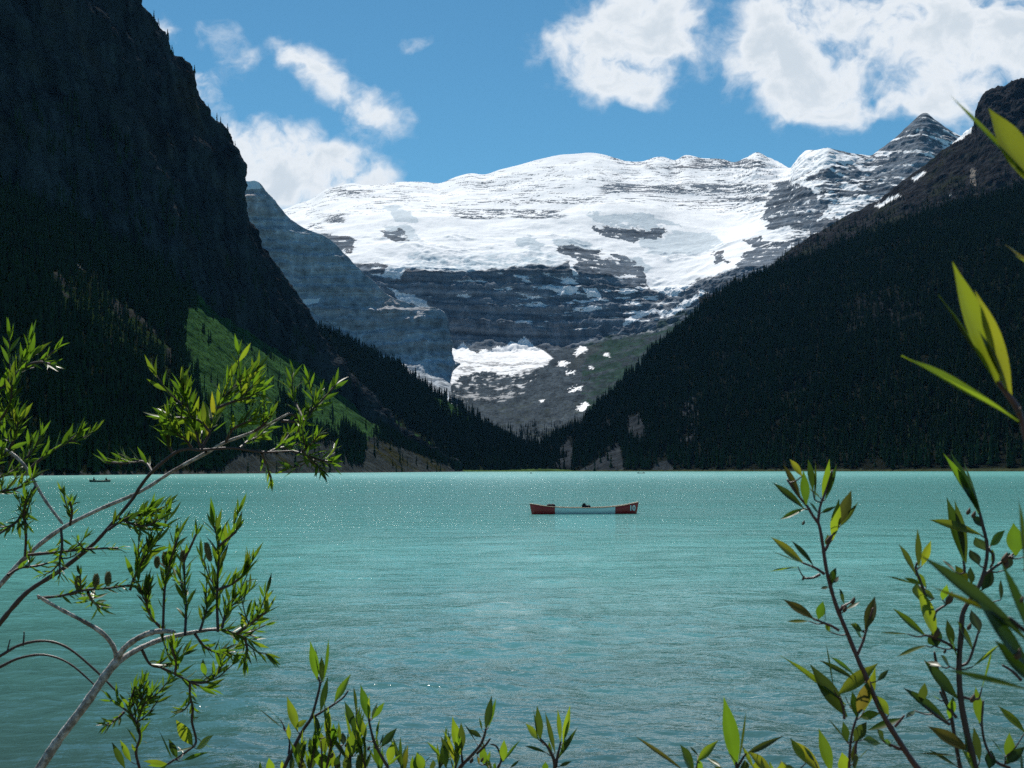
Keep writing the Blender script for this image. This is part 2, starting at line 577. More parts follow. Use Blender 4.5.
def c_left(P, N, px, py, v):
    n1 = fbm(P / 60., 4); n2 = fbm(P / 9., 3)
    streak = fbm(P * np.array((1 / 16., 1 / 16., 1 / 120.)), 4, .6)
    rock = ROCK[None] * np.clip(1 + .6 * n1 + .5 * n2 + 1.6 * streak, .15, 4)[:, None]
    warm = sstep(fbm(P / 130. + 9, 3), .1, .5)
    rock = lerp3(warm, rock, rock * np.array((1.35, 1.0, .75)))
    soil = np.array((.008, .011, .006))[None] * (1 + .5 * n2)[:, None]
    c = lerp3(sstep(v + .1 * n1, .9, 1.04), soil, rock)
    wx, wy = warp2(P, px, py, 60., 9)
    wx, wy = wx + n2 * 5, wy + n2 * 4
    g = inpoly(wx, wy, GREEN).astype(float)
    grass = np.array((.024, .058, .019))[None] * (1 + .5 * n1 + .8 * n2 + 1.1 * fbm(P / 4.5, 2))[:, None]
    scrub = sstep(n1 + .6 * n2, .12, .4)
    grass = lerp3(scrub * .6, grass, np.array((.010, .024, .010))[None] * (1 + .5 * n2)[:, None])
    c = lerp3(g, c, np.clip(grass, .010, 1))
    sp = inpoly(wx, wy, SPECK) & (n2 + n1 > -.1)
    c = lerp3(sp.astype(float), c, np.where((n1 > .15)[:, None], np.array((.034, .035, .033)), np.array((.014, .026, .010))))
    # grey talus fans at the water
    sc = (inpoly(wx, wy, [(205, 480), (240, 452), (285, 452), (318, 440), (350, 440), (385, 440), (470, 474), (470, 490), (205, 490)])).astype(float)
    talus = np.array((.025, .030, .030))[None] * (1 + .9 * n2)[:, None]
    br = sstep(n1, .05, .35)
    talus = lerp3(br, talus, np.array((.026, .027, .012))[None] * (1 + .6 * n2)[:, None])
    c = lerp3(sc, c, talus)
    edge = (P[:, 2] < 1.6 + 1.2 * n2)
    c = np.where(edge[:, None], np.array((.04, .039, .037)) * (1 + 1.1 * n2)[:, None], c)
    # a few pale ledges and old snow strips
    for poly in ([(50, 245), (62, 250), (80, 264), (82, 270), (66, 262)], [(22, 296), (42, 308), (40, 312), (24, 300)]):
        lx, ly = warp2(P, px, py, 18., 4)
        q = inpoly(lx, ly, poly) & (n2 > -.2)
        c = np.where(q[:, None], np.array((.20, .19, .18)), c)
    return np.clip(c, .006, 1)


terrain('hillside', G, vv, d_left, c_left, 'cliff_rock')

# ---- far left slope, forested
lb = [(300, 2060), (340, 2080), (380, 2100), (420, 2110), (450, 2115), (475, 2110), (500, 2100), (525, 2110), (550, 2130), (575, 2160)]
lt = [(285, 316, 2750), (318, 330, 2730), (345, 340, 2700), (375, 357, 2680), (402, 373, 2650), (432, 391, 2600), (462, 411, 2560), (492, 430, 2520), (515, 446, 2500), (545, 458, 2480)]
rs = onz(*[np.array(a, float) for a in zip(*lb)], z=-2.0)
r1 = at(*[np.array(a, float) for a in zip(*lt)])
r2 = r1 + np.array((-100, 350, -60)); r2[:, 2] = r1[:, 2] * .7
r3 = r2 + np.array((-100, 350, 0)); r3[:, 2] = -4
G, vv = loft([rs, r1, r2, r3], [idx_u(10)] * 4, 320, [150, 20, 10], smooth_v=2)
GREEN2 = [(424, 396), (440, 398), (462, 407), (485, 420), (500, 428), (497, 432), (470, 424), (446, 413)]
GREEN3 = [(375, 408), (410, 428), (440, 448), (430, 452), (400, 436)]


def d_l2(P, v):
    return (1 - sstep(v, .9, 1.2)) * sstep(v, .03, .15) * (fbm(P / 90., 4) * 14) + fbm(P / 25., 3) * 2.0 * sstep(v, .03, .15)


def c_l2(P, N, px, py, v):
    n1 = fbm(P / 70., 4); n2 = fbm(P / 14., 3)
    c = np.array((.009, .013, .007))[None] * (1 + .5 * n2)[:, None]
    wx, wy = warp2(P, px, py, 60., 6)
    g = (inpoly(wx, wy, GREEN2) | (inpoly(wx, wy, GREEN3) & (n1 > -.05))).astype(float)
    c = lerp3(g, c, np.array((.020, .046, .016))[None] * (1 + .5 * n2 + .4 * n1)[:, None])
    return np.clip(c, .006, 1)


terrain('wooded_slope', G, vv, d_l2, c_l2, 'slope_soil')

# ---- blue grey ridge in the middle distance
mt = [(150, 160, 4460), (200, 166, 4430), (243, 180, 4410), (257, 181, 4400), (267, 193, 4390), (287, 216, 4380), (306, 229, 4360), (331, 240, 4350), (344, 254, 4340), (356, 266, 4330), (375, 282, 4320), (388, 295, 4310), (418, 306, 4300), (443, 313, 4300), (450, 338, 4300), (453, 362, 4300)]
mm = [(150, 260, 4350), (190, 266, 4320), (225, 275, 4300), (240, 280, 4290), (255, 290, 4280), (272, 300, 4270), (290, 308, 4250), (312, 316, 4240), (326, 324, 4230), (340, 332, 4220), (356, 342, 4210), (370, 350, 4200), (392, 356, 4190), (415, 362, 4190), (436, 370, 4190), (450, 378, 4190)]
mb = [(150, 430, 3700), (190, 430, 3700), (225, 430, 3700), (240, 428, 3700), (255, 426, 3700), (272, 424, 3700), (290, 422, 3720), (312, 420, 3740), (326, 418, 3760), (340, 416, 3780), (356, 414, 3800), (370, 412, 3820), (392, 410, 3850), (415, 408, 3880), (436, 406, 3900), (452, 404, 3920)]
A = lambda L: at(*[np.array(a, float) for a in zip(*L)])
r0, r1, r2 = A(mb), A(mm), A(mt)
r3 = r2 + np.array((-250, 500, 0)); r3[:, 2] *= .75
r4 = r3 + np.array((-250, 500, 0)); r4[:, 2] = 100
# far end of the buttress turns away
G, vv = loft([r0, r1, r2, r3, r4], [idx_u(16)] * 5, 420, [60, 260, 30, 10], smooth_v=2)


def d_mid(P, v):
    k = sstep(v, .5, 1.1) * (1 - sstep(v, 2.3, 3))
    fl = fbm(P * np.array((1 / 110., 1 / 110., 1 / 420.)), 6, .55, ridged=True)
    z = P[:, 2] + 40 * fbm(P / 400., 3)
    st = np.sin(z / 15.) + .7 * np.sin(z / 6.1 + 1) + .5 * np.sin(z / 33.)
    return k * (fl * 24 + st * 6.0 + fbm(P / 26., 3) * 5) * (1 - .75 * sstep(v, 1.75, 2.0))


def c_mid(P, N, px, py, v):
    n1 = fbm(P / 180., 4); n2 = fbm(P / 22., 3)
    z = P[:, 2] + 40 * fbm(P / 400., 3)
    st = np.sin(z / 15.) * np.sin(z / 41. + 2)
    streak = fbm(P * np.array((1 / 30., 1 / 30., 1 / 220.)), 4, .6)
    fst = fbm(np.stack([P[:, 0] / 500., P[:, 1] / 500., z / 14.], 1), 4, .65)
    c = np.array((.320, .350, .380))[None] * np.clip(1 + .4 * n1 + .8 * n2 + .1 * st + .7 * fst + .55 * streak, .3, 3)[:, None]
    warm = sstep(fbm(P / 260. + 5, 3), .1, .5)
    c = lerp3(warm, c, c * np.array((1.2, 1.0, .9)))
    wx, wy = warp2(P, px, py, 60., 4)
    for poly in ([(240, 176), (258, 179), (262, 188), (250, 190), (240, 190)],):
        q = inpoly(wx, wy, poly)
        c = np.where(q[:, None], np.array((.8, .82, .85)), c)
    q = inpoly(wx, wy, [(303, 299), (320, 298), (318, 303), (305, 304)])
    c = np.where(q[:, None], np.array((.7, .72, .75)), c)
    return np.clip(c, .01, 1)


terrain('blue_ridge', G, vv, d_mid, c_mid, 'far_rock')

# ---- the snow mountain closing the valley
U0, U1 = 230., 1060.
pu = lambda L: np.clip((np.array([p[0] for p in L], float) - U0) / (U1 - U0), 0, 1)
sk = [(230, 225), (262, 215), (288, 208), (300, 203), (312, 199), (325, 190), (338, 186), (352, 183), (365, 185), (382, 184), (400, 182), (425, 182), (440, 183), (455, 177), (470, 173), (485, 174), (500, 169), (520, 164), (540, 158), (560, 154), (575, 153), (590, 152), (603, 154), (616, 158), (628, 161), (642, 161), (655, 157), (664, 157), (675, 160), (686, 155), (702, 158), (722, 159), (734, 162), (745, 158), (757, 152), (768, 157), (780, 163), (791, 168), (798, 158), (806, 151), (815, 150), (826, 148), (836, 150), (850, 153), (863, 155), (871, 155), (880, 149), (890, 142), (900, 134), (910, 124), (920, 115), (926, 113), (934, 119), (944, 126), (956, 134), (975, 142), (1000, 150), (1060, 160)]
skY = [7700 if p[0] < 775 else 7700 - 1400 * min(1, (p[0] - 775) / 50.) for p in sk]
r_sk = at(np.array([p[0] for p in sk], float), np.array([p[1] for p in sk], float), np.array(skY, float))
r_mid = A([(230, 262, 6300), (320, 232, 6350), (400, 220, 6450), (480, 218, 6500), (560, 214, 6500), (640, 212, 6450), (700, 222, 6400), (740, 225, 6250), (770, 222, 6000), (800, 215, 5900), (850, 205, 5800), (920, 195, 5700), (1000, 190, 5650), (1060, 190, 5650)])
u_mid = np.clip((np.array([230, 320, 400, 480, 560, 640, 700, 740, 770, 800, 850, 920, 1000, 1060.]) - U0) / (U1 - U0), 0, 1)
r_edge = A([(230, 300, 5690), (320, 280, 5690), (400, 268, 5710), (480, 269, 5710), (560, 268, 5700), (600, 276, 5680), (650, 290, 5640), (700, 282, 5540), (740, 268, 5400), (800, 262, 5350), (900, 255, 5300), (1060, 250, 5300)])
u_edge = np.clip((np.array([230, 320, 400, 480, 560, 600, 650, 700, 740, 800, 900, 1060.]) - U0) / (U1 - U0), 0, 1)
r_foot = A([(230, 370, 5450), (400, 352, 5480), (480, 342, 5480), (560, 345, 5450), (620, 340, 5380), (680, 325, 5300), (740, 300, 5200), (900, 290, 5000), (1060, 290, 5000)])
u_foot = np.clip((np.array([230, 400, 480, 560, 620, 680, 740, 900, 1060.]) - U0) / (U1 - U0), 0, 1)
r_base = A([(230, 420, 4900), (400, 405, 4900), (560, 400, 4900), (700, 380, 4700), (1060, 350, 4600)])
u_base = np.clip((np.array([230, 400, 560, 700, 1060.]) - U0) / (U1 - U0), 0, 1)
r_b1 = r_sk + np.array((0, 700, 0)); r_b1[:, 2] *= .85
r_b2 = r_b1 + np.array((0, 1200, 0)); r_b2[:, 2] = 0
G, vv = loft([r_base, r_foot, r_edge, r_mid, r_sk, r_b1, r_b2], [u_base, u_foot, u_edge, u_mid, pu(sk), pu(sk), pu(sk)], 1000, [60, 150, 130, 150, 20, 6], smooth_v=1)


def strata_z(P):
    return P[:, 2] + 34 * fbm(P / 500., 4) + .03 * P[:, 0]


def d_snow(P, v):
    rockk = 1 - sstep(v, 1.85, 2.15)
    fade = sstep(v, .05, .3) * (1 - sstep(v, 3.85, 4.0) * .75) * (1 - sstep(v, 4.3, 5))
    fl = fbm(P * np.array((1 / 150., 1 / 150., 1 / 500.)), 6, .55, ridged=True)
    z = strata_z(P)
    st = np.sin(z / 13.) + .6 * np.sin(z / 5.3 + 1)
    big = fbm(P / 420., 3) * 26
    fine = fbm(P / 45., 5, .55)
    right = sstep(P[:, 0], 1000, 1250)
    flute = fbm(P * np.array((1 / 30., 1 / 220., 1 / 220.)), 3)
    crev = fbm(P * np.array((1 / 90., 1 / 75., 1 / 75.)), 4, .5, ridged=True) * (.35 + sstep(fbm(P / 260. + 8, 3), 0, .3))
    icef = sstep(v, 1.95, 2.1) * (1 - sstep(v, 2.5, 3.0))
    return fade * (big + (rockk + .7 * right * (1 - rockk)) * (fl * 20 + st * 4.) + fine * (2.2 + 16 * rockk + 9 * right) + 2.6 * flute + icef * crev * 9 * (1 - right))


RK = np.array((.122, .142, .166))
SN = np.array((.80, .815, .835))
ICE_SHADE = np.array((.33, .42, .48))  # tone of the ice cliff, also paints the cloud shadows on the snow
rock_polys = [[(318, 231), (345, 236), (358, 240), (352, 252), (336, 247), (322, 240)], [(378, 230), (400, 232), (408, 238), (395, 240), (383, 235)],
              [(358, 266), (384, 264), (383, 272), (366, 272)],
              [(591, 229), (606, 225), (630, 227), (655, 226), (668, 231), (650, 238), (630, 242), (608, 238)],
              [(556, 248), (575, 246), (601, 252), (596, 258), (580, 262), (566, 258)],
              [(577, 266), (592, 258), (618, 256), (642, 266), (646, 288), (615, 300), (585, 290)],
              [(762, 222), (770, 190), (788, 180), (806, 186), (818, 196), (828, 200), (826, 212), (812, 224), (792, 228), (776, 230)],
              [(746, 242), (760, 238), (770, 241), (758, 247), (747, 247)], [(712, 254), (724, 253), (725, 261), (714, 262)],
              [(740, 252), (775, 244), (810, 240), (850, 232), (860, 262), (800, 275), (738, 272)],
              [(805, 228), (825, 218), (850, 222), (845, 240), (812, 240)]]
CONE_X = [436, 440, 446, 452, 457, 463, 470, 477, 484, 490, 497, 503, 510, 517, 524, 530, 535, 541, 547, 553]
CONE_Y = [352, 346, 350, 347, 349, 342, 350, 353, 348, 351, 345, 348, 341, 343, 336, 341, 347, 349, 353, 358]
LOW_ICE = [(436, 330), (562, 330), (553, 358), (547, 365), (530, 371), (508, 375), (482, 371), (462, 376), (450, 385), (444, 394), (437, 384)]


def low_ice(P, px, py, n2, n3):
    nw = fbm(P / 85. + 3, 3)
    """cover of the little glacier under the wall and the tone of its snow"""
    wx, wy = px + n2 * 3 + n3 * 1.5, py + n2 * 2.5 + n3 * 1.5
    m = inpoly(wx, wy, LOW_ICE) & (wy > np.interp(wx, CONE_X, CONE_Y))
    q = py + .0016 * (px - 505) ** 2 + 9.0 * nw + 2.0 * n2
    lines = sstep(np.sin(q * .95 + 1.5 * n3) + 1.2 * n2 + .8 * nw, .2, 1.1) * sstep(py + 8 * nw, 352, 368)
    tone = 1 - .5 * lines - .10 * sstep(py, 345, 362) - .16 * sstep(n3, .1, .4)
    return m.astype(float), np.clip(tone, .3, 1)


def c_snow(P, N, px, py, v):
    n1 = fbm(P / 240., 4); n2 = fbm(P / 40., 4, .6); n3 = fbm(P / 14., 3)
    z = strata_z(P)
    st = fbm(np.stack([P[:, 0] / 900., P[:, 1] / 900., z / 17.], 1), 3, .6)
    streak = fbm(P * np.array((1 / 38., 1 / 38., 1 / 240.)), 4, .6)
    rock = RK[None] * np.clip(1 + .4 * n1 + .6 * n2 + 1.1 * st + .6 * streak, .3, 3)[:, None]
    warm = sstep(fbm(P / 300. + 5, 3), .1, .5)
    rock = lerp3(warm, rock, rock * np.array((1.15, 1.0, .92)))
    wx, wy = warp2(P, px, py, 120., 9)
    fx, fy = wx + n2 * 5, wy + n2 * 4
    # snow line of the upper field
    L = np.array([(200, 262), (344, 262), (366, 266), (376, 275), (400, 279), (408, 269), (480, 270), (556, 264), (572, 263), (545, 280), (545.1, 281), (578, 275), (600, 276), (640, 270), (652, 291), (675, 296), (700, 280), (738, 268), (760, 262), (830, 250), (1100, 240)])
    line = np.interp(fx, L[:, 0], L[:, 1])
    s = sstep(line - fy, -1.0, 1.5)
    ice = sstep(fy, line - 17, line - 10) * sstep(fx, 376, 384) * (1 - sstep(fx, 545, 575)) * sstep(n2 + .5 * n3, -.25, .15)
    for poly in rock_polys[:6]:
        s *= 1 - inpoly(fx, fy, poly) * (n2 + .6 * st < .28)
    for poly in rock_polys[6:]:
        s *= 1 - inpoly(fx, fy, poly) * (n2 + st * .6 < .26)
    # bare ledges across the upper snow face
    bands = [(640, 730, 163, 170, .0), (596, 772, 183, 194, .03), (705, 770, 196, 203, .08), (490, 600, 198, 205, -.12), (445, 570, 208, 220, -.02), (455, 545, 180, 190, -.22), (520, 640, 172, 182, -.2),
             (318, 352, 213, 224, .0), (330, 375, 188, 198, -.05), (690, 770, 158, 168, .0), (300, 330, 222, 232, -.05)]
    for x0, x1, y0, y1, th in bands:
        mk = sstep(wx, x0, x0 + 12) * (1 - sstep(wx, x1 - 12, x1)) * sstep(py + n1 * 3, y0, y0 + 2) * (1 - sstep(py + n1 * 3, y1 - 2, y1))
        bars = fbm(np.stack([P[:, 0] / 75., P[:, 1] / 400., z / 12.], 1) + y0, 5, .75)
        s *= 1 - mk * sstep(bars + th + .08, .04, .10)
    # thin bare ledges all over the face, following the strata
    thin = fbm(np.stack([P[:, 0] / 130., P[:, 1] / 600., z / 7.5], 1) + 31, 4, .62)
    where = sstep(n1, -.25, .25) * .10 - .05 + .05 * sstep(wx, 560, 640) + .16 * sstep(py, 226, 205) * sstep(py, 150, 170)
    s *= 1 - .9 * sstep(thin + where, .37, .42) * sstep(v, 3.02, 3.2) * (1 - sstep(wx, 770, 790))
    edge = sstep(py, 0, 1) * sstep(v, 3.86, 3.95) * (1 - sstep(v, 4.02, 4.1))
    s *= 1 - (edge * (n2 + n3 > .22) * (px > 610) * (px < 770))
    # right hand peaks: snow caught on dipping ledges
    right = sstep(wx, 778, 800)
    zz = z + .25 * P[:, 0]
    led = fbm(np.stack([P[:, 0] / 420., P[:, 1] / 900., zz / 24.], 1) + 11, 4, .6)
    diag = fbm(np.stack([(P[:, 0] * .6 + P[:, 2]) / 60., P[:, 1] / 500., (P[:, 0] - P[:, 2]) / 330.], 1) + 3, 4, .6)
    lvl = np.interp(wx, [780, 800, 830, 862, 885, 915, 960], [.34, .30, .24, .16, .04, -.03, .04])
    lvl = lvl - sstep(py, 205, 260) * .25 + .12 * sstep(wx, 925, 940) * (1 - sstep(py, 135, 160))
    sr = sstep(np.maximum(led, diag * .9) + lvl - .06 + .34 * n2 + .12 * n3, .10, .18)
    s = s * (1 - right) + np.minimum(s + .0, 1) * right * sr
    # snow lying on the benches of the lower wall
    lo = sstep(fy - line, 0, 3) * (1 - right)
    zone = sstep(fx, 395, 480) * (1 - sstep(fx, 640, 690)) * sstep(py, 268, 276) * (1 - sstep(py, 322, 338))
    bench = fbm(np.stack([P[:, 0] / 130., P[:, 1] / 300., z / 26.], 1) + 7, 4, .6)
    dens = np.interp(px, [395, 470, 520, 570, 620, 690], [-.12, -.02, .08, .14, .15, .0]) - .13 * sstep(py, 290, 335)
    s = np.maximum(s, lo * zone * sstep(bench + dens, .22, .25))
    for poly in [[(388, 287), (400, 290), (425, 300), (433, 306), (432, 313), (424, 311), (418, 306), (400, 299)], [(620, 322), (640, 312), (655, 308), (660, 312), (640, 320), (622, 326)],
                 [(655, 312), (690, 298), (702, 290), (706, 296), (680, 310), (660, 318)], [(584, 283), (596, 285), (598, 296), (586, 296)]]:
        s = np.maximum(s, inpoly(wx + n2 * 3, wy + n2 * 3, poly) * (n2 > -.25))
    li, lt_ = low_ice(P, px, py, n2, n3)
    c = lerp3(s, rock, SN[None] * np.ones((len(P), 1)))
    c = lerp3(li, c, SN[None] * lt_[:, None])
    c = lerp3(ice * s * .75, c, ICE_SHADE[None] * (1 + .45 * n2 + .3 * n3)[:, None])
    # blue ice at the steps, and cloud shadows on the glacier painted in ice colour
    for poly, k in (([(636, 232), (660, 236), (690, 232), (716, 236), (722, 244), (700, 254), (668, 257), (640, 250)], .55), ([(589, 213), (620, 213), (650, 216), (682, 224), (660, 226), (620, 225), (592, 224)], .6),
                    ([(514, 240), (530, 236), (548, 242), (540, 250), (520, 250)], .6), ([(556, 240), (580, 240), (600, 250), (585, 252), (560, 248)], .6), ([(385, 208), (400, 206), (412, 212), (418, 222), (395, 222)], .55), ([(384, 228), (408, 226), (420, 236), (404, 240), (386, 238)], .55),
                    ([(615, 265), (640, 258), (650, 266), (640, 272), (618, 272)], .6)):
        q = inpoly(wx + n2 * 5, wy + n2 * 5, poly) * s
        c = lerp3(q * k, c, ICE_SHADE[None] * (1 + .4 * n3)[:, None])
    # green alpine turf on the lower right of the wall
    wx2, wy2 = wx + n1 * 8, wy + n1 * 8
    q = inpoly(wx2, wy2, [(560, 352), (600, 335), (650, 325), (700, 305), (700, 370), (600, 430), (570, 420)]) * (1 - s)
    c = lerp3(q * sstep(n2 + n1, -.3, .2) * .9, c, np.array((.018, .036, .026))[None] * (1 + .5 * n2)[:, None])
    return np.clip(c, .012, .92)


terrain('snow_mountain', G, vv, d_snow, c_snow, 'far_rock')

# ---- valley floor behind the lake: delta, moraine, lower ice
f0 = onz(np.array([440, 480, 520, 560, 590, 640.]), np.array([2070, 2075, 2070, 2065, 2060, 2050.]), z=-1.0)
f1 = onz(np.array([420, 470, 520, 560, 600, 660.]), np.array([2100, 2100, 2095, 2090, 2085, 2080.]), z=1.5)
f2 = A([(400, 452, 2800), (450, 454, 2750), (510, 456, 2700), (560, 455, 2700), (610, 446, 2700), (680, 430, 2700)])
f3 = A([(380, 410, 3900), (430, 420, 3700), (500, 428, 3500), (560, 425, 3400), (620, 412, 3300), (700, 385, 3200)])
f4 = A([(380, 392, 4500), (430, 390, 4450), (490, 398, 4350), (560, 388, 4300), (630, 372, 4300), (720, 335, 4300)])
f5 = A([(390, 362, 5150), (440, 360, 5120), (492, 362, 5080), (555, 356, 5080), (640, 342, 5000), (730, 312, 4950)])
f6 = A([(395, 346, 5680), (440, 345, 5680), (492, 346, 5680), (555, 347, 5660), (640, 332, 5600), (730, 304, 5550)])
f7 = f6 + np.array((0, 400, -250.))
G, vv = loft([f0, f1, f2, f3, f4, f5, f6, f7], [idx_u(6)] * 8, 420, [6, 50, 70, 70, 90, 70, 6], smooth_v=3)


def d_val(P, v):
    k = sstep(v, 1.0, 2.0)
    cone = sstep(v, 4.4, 5.3) * fbm(np.stack([P[:, 0] / 60., P[:, 1] / 260., P[:, 2] / 200.], 1), 3, .5, True)
    return k * (cone * 13 * sstep(P[:, 1], 5150, 5500) + fbm(P / 160., 4) * 9 + fbm(P * np.array((1 / 60., 1 / 220., 1 / 60.)), 4, .5, True) * 5 + fbm(P / 28., 4) * 4.5)


def c_val(P, N, px, py, v):
    n1 = fbm(P / 150., 4); n2 = fbm(P / 28., 4, .6); n3 = fbm(P / 10., 2)
    c = np.array((.040, .050, .058))[None] * np.clip(1 + .4 * n1 + .75 * n2 + .7 * n3 + .5 * fbm(P / 5., 2), .25, 3)[:, None]
    wx, wy = warp2(P, px, py, 90., 5)
    wx, wy = wx + n2 * 4, wy + n2 * 3
    # scrub on the old moraine and turf on its right bank
    sc = sstep(n2 + .4 * n1, .12, .3) * sstep(py, 392, 404)
    c = lerp3(sc * .7, c, np.array((.030, .036, .024))[None] * np.ones((len(P), 1)))
    g = inpoly(wx + n1 * 8, wy + n1 * 8, [(590, 350), (640, 325), (720, 300), (720, 400), (640, 420), (600, 430), (582, 402), (582, 370)])
    c = lerp3(g * sstep(n1 + n2, -.35, .15) * .9, c, np.array((.018, .036, .024))[None] * (1 + .5 * n2)[:, None])
    g2 = inpoly(wx, wy, [(565, 365), (590, 342), (615, 335), (590, 356), (575, 372)])
    c = lerp3(g2 * .6, c, np.array((.04, .046, .044))[None] * np.ones((len(P), 1)))
    dl = ((v < 1.55) | (py > 452)).astype(float)
    c = lerp3(dl, c, np.array((.036, .062, .020))[None] * (1 + .5 * n2)[:, None])
    # the lower glacier, dirty snow combed into stripes below it
    s, tone = low_ice(P, px, py, n2, n3)
    stripes = fbm(np.stack([P[:, 0] / 26., P[:, 1] / 170., P[:, 2] / 70.], 1) + 5, 4, .6)
    c = c * np.clip(1 + .9 * stripes, .4, 2)[:, None]
    z2 = inpoly(wx, wy, [(440, 372), (470, 366), (520, 366), (548, 362), (535, 380), (522, 396), (500, 402), (465, 402), (446, 398)])
    dirty = z2 * sstep(stripes, .08 , .16) * sstep(n1 + .25, 0, .1)
    blue = np.interp(py, [338, 365, 380], [.0, .12, .3])
    nw = fbm(P / 85. + 3, 3)
    flow = sstep(np.sin((py + .004 * (px - 490) ** 2) * .62 + 7.5 * nw + 2.2 * n2) + .5 * n3, .1, .5)
    dirty = z2 * flow * sstep(stripes + n2, -.05, .15) * (1 - .5 * sstep(py, 380, 398))
    c = lerp3(dirty * .8, c, SN[None] * .8)
    c = lerp3(s, c, SN[None] * tone[:, None])
    for poly in [[(580, 342), (588, 349), (586, 351), (574, 357)], [(560, 362), (570, 361), (566, 366), (556, 366)], [(566, 372), (576, 370), (574, 374), (566, 375)], [(568, 389), (580, 386), (584, 385), (580, 390), (568, 392)], [(576, 410), (586, 402), (590, 404), (582, 412)], [(604, 353), (610, 353), (609, 357), (604, 356)], [(589, 366), (594, 367), (592, 369), (588, 368)], [(540, 400), (546, 400), (544, 403), (540, 402)]]:
        c = np.where((inpoly(px + n2 * 5 + n3 * 3, py + n2 * 3 + n3 * 2, poly) & (n3 > -.35))[:, None], SN[None], c)
    return np.clip(c, .012, .92)


terrain('valley_floor', G, vv, d_val, c_val, 'valley_floor')

# ---- right hand wooded mountainside
shr = [(530, 2140), (570, 2060), (600, 1960), (640, 1830), (690, 1700), (750, 1560), (810, 1440), (870, 1340), (940, 1220), (1024, 1110), (1150, 980), (1300, 850)]
rt = [(528, 446, 2350), (556, 436, 2400), (582, 420, 2440), (609, 398, 2480), (632, 370, 2530), (675, 332, 2590), (728, 292, 2630), (800, 262, 2630), (900, 226, 2530), (1024, 186, 2360), (1200, 120, 2100), (1400, 60, 1900)]
rs = onz(*[np.array(a, float) for a in zip(*shr)], z=-4.0)
r1 = A(rt)
r2 = r1 + np.array((150, 260, 0)); r2[:, 2] = r1[:, 2] * .96
r3 = r2 + np.array((300, 400, 0)); r3[:, 2] = -4
mid = rs * .48 + r1 * .52; mid[:, 2] -= .03 * r1[:, 2]
G, vv = loft([rs, mid, r1, r2, r3], [idx_u(12)] * 5, 480, [130, 130, 20, 10], smooth_v=3)
ROCKP = [[(578, 473), (598, 459), (611, 451), (622, 458), (624, 474)], [(556, 466), (560, 446), (570, 440), (574, 452), (568, 468)], [(626, 442), (628, 418), (640, 412), (646, 436), (640, 444)],
         [(605, 464), (608, 446), (620, 443), (622, 462)], [(650, 472), (655, 462), (668, 460), (676, 472)], [(680, 450), (682, 402), (694, 394), (700, 440), (690, 452)], [(600, 430), (604, 420), (612, 420), (610, 434)],
         [(830, 320), (850, 296), (885, 290), (920, 310), (930, 330), (880, 326), (850, 330)], [(780, 402), (800, 384), (815, 388), (800, 402)], [(700, 360), (722, 350), (730, 360), (712, 368)]]


def d_right(P, v):
    return sstep(v, .05, .2) * (1 - sstep(v, 1.9, 2.3) * .7) * (fbm(P / 130., 4) * 22 + fbm(P / 30., 3) * 4)


def c_right(P, N, px, py, v):
    n1 = fbm(P / 80., 4); n2 = fbm(P / 12., 3)
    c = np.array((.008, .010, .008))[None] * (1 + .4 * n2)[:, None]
    wx, wy = warp2(P, px, py, 50., 6)
    for i, poly in enumerate(ROCKP):
        q = inpoly(wx, wy, poly) * (n2 > (-.45 if i < 5 else .05))
        c = lerp3(q * 1.0, c, np.array((.026, .031, .036))[None] * (1 + .9 * n2)[:, None] * (1. if i < 7 else .5))
    edge = P[:, 2] < 2.0 + 1.2 * n2
    c = np.where(edge[:, None], np.array((.035, .042, .022)) * (1 + .6 * n2)[:, None], c)
    return np.clip(c, .006, 1)


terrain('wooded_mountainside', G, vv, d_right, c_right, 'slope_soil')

# ---- bare shoulder above the right hand wood
ut = [(700, 300, 3500), (735, 287, 3500), (765, 272, 3480), (794, 247, 3450), (839, 222, 3420), (868, 207, 3400), (910, 178, 3380), (946, 148, 3350), (966, 133, 3330), (980, 124, 3310), (982, 108, 3310), (990, 95, 3300), (1006, 87, 3280), (1024, 82, 3260), (1070, 66, 3200), (1150, 50, 3100), (1300, 20, 3000)]
ub = [(700, 330, 2900), (735, 318, 2900), (765, 306, 2900), (794, 292, 2900), (839, 272, 2880), (868, 262, 2860), (905, 250, 2840), (935, 240, 2820), (955, 234, 2800), (970, 230, 2790), (980, 226, 2780), (990, 222, 2770), (1006, 216, 2760), (1024, 210, 2740), (1070, 196, 2680), (1150, 170, 2600), (1300, 120, 2500)]
r0, r1 = A(ub), A(ut)
r0[:, 2] -= 30
r2 = r1 + np.array((200, 300, 0)); r2[:, 2] *= .92
r3 = r2 + np.array((300, 500, 0)); r3[:, 2] = 0
G, vv = loft([r0, r1, r2, r3], [idx_u(17)] * 4, 420, [180, 20, 6], smooth_v=2)


def d_up(P, v):
    k = sstep(v, .1, .3) * (1 - sstep(v, 1.2, 2))
    cl = sstep(P[:, 0], 1130, 1180) * sstep(v, .55, .8)
    fl = fbm(P * np.array((1 / 60., 1 / 60., 1 / 260.)), 5, .55, True)
    return k * (fbm(P / 130., 4) * 16 + fbm(P / 24., 4, .55) * 9 + fl * (7 + 22 * cl)) * (1 - .35 * sstep(v, .9, 1.0))


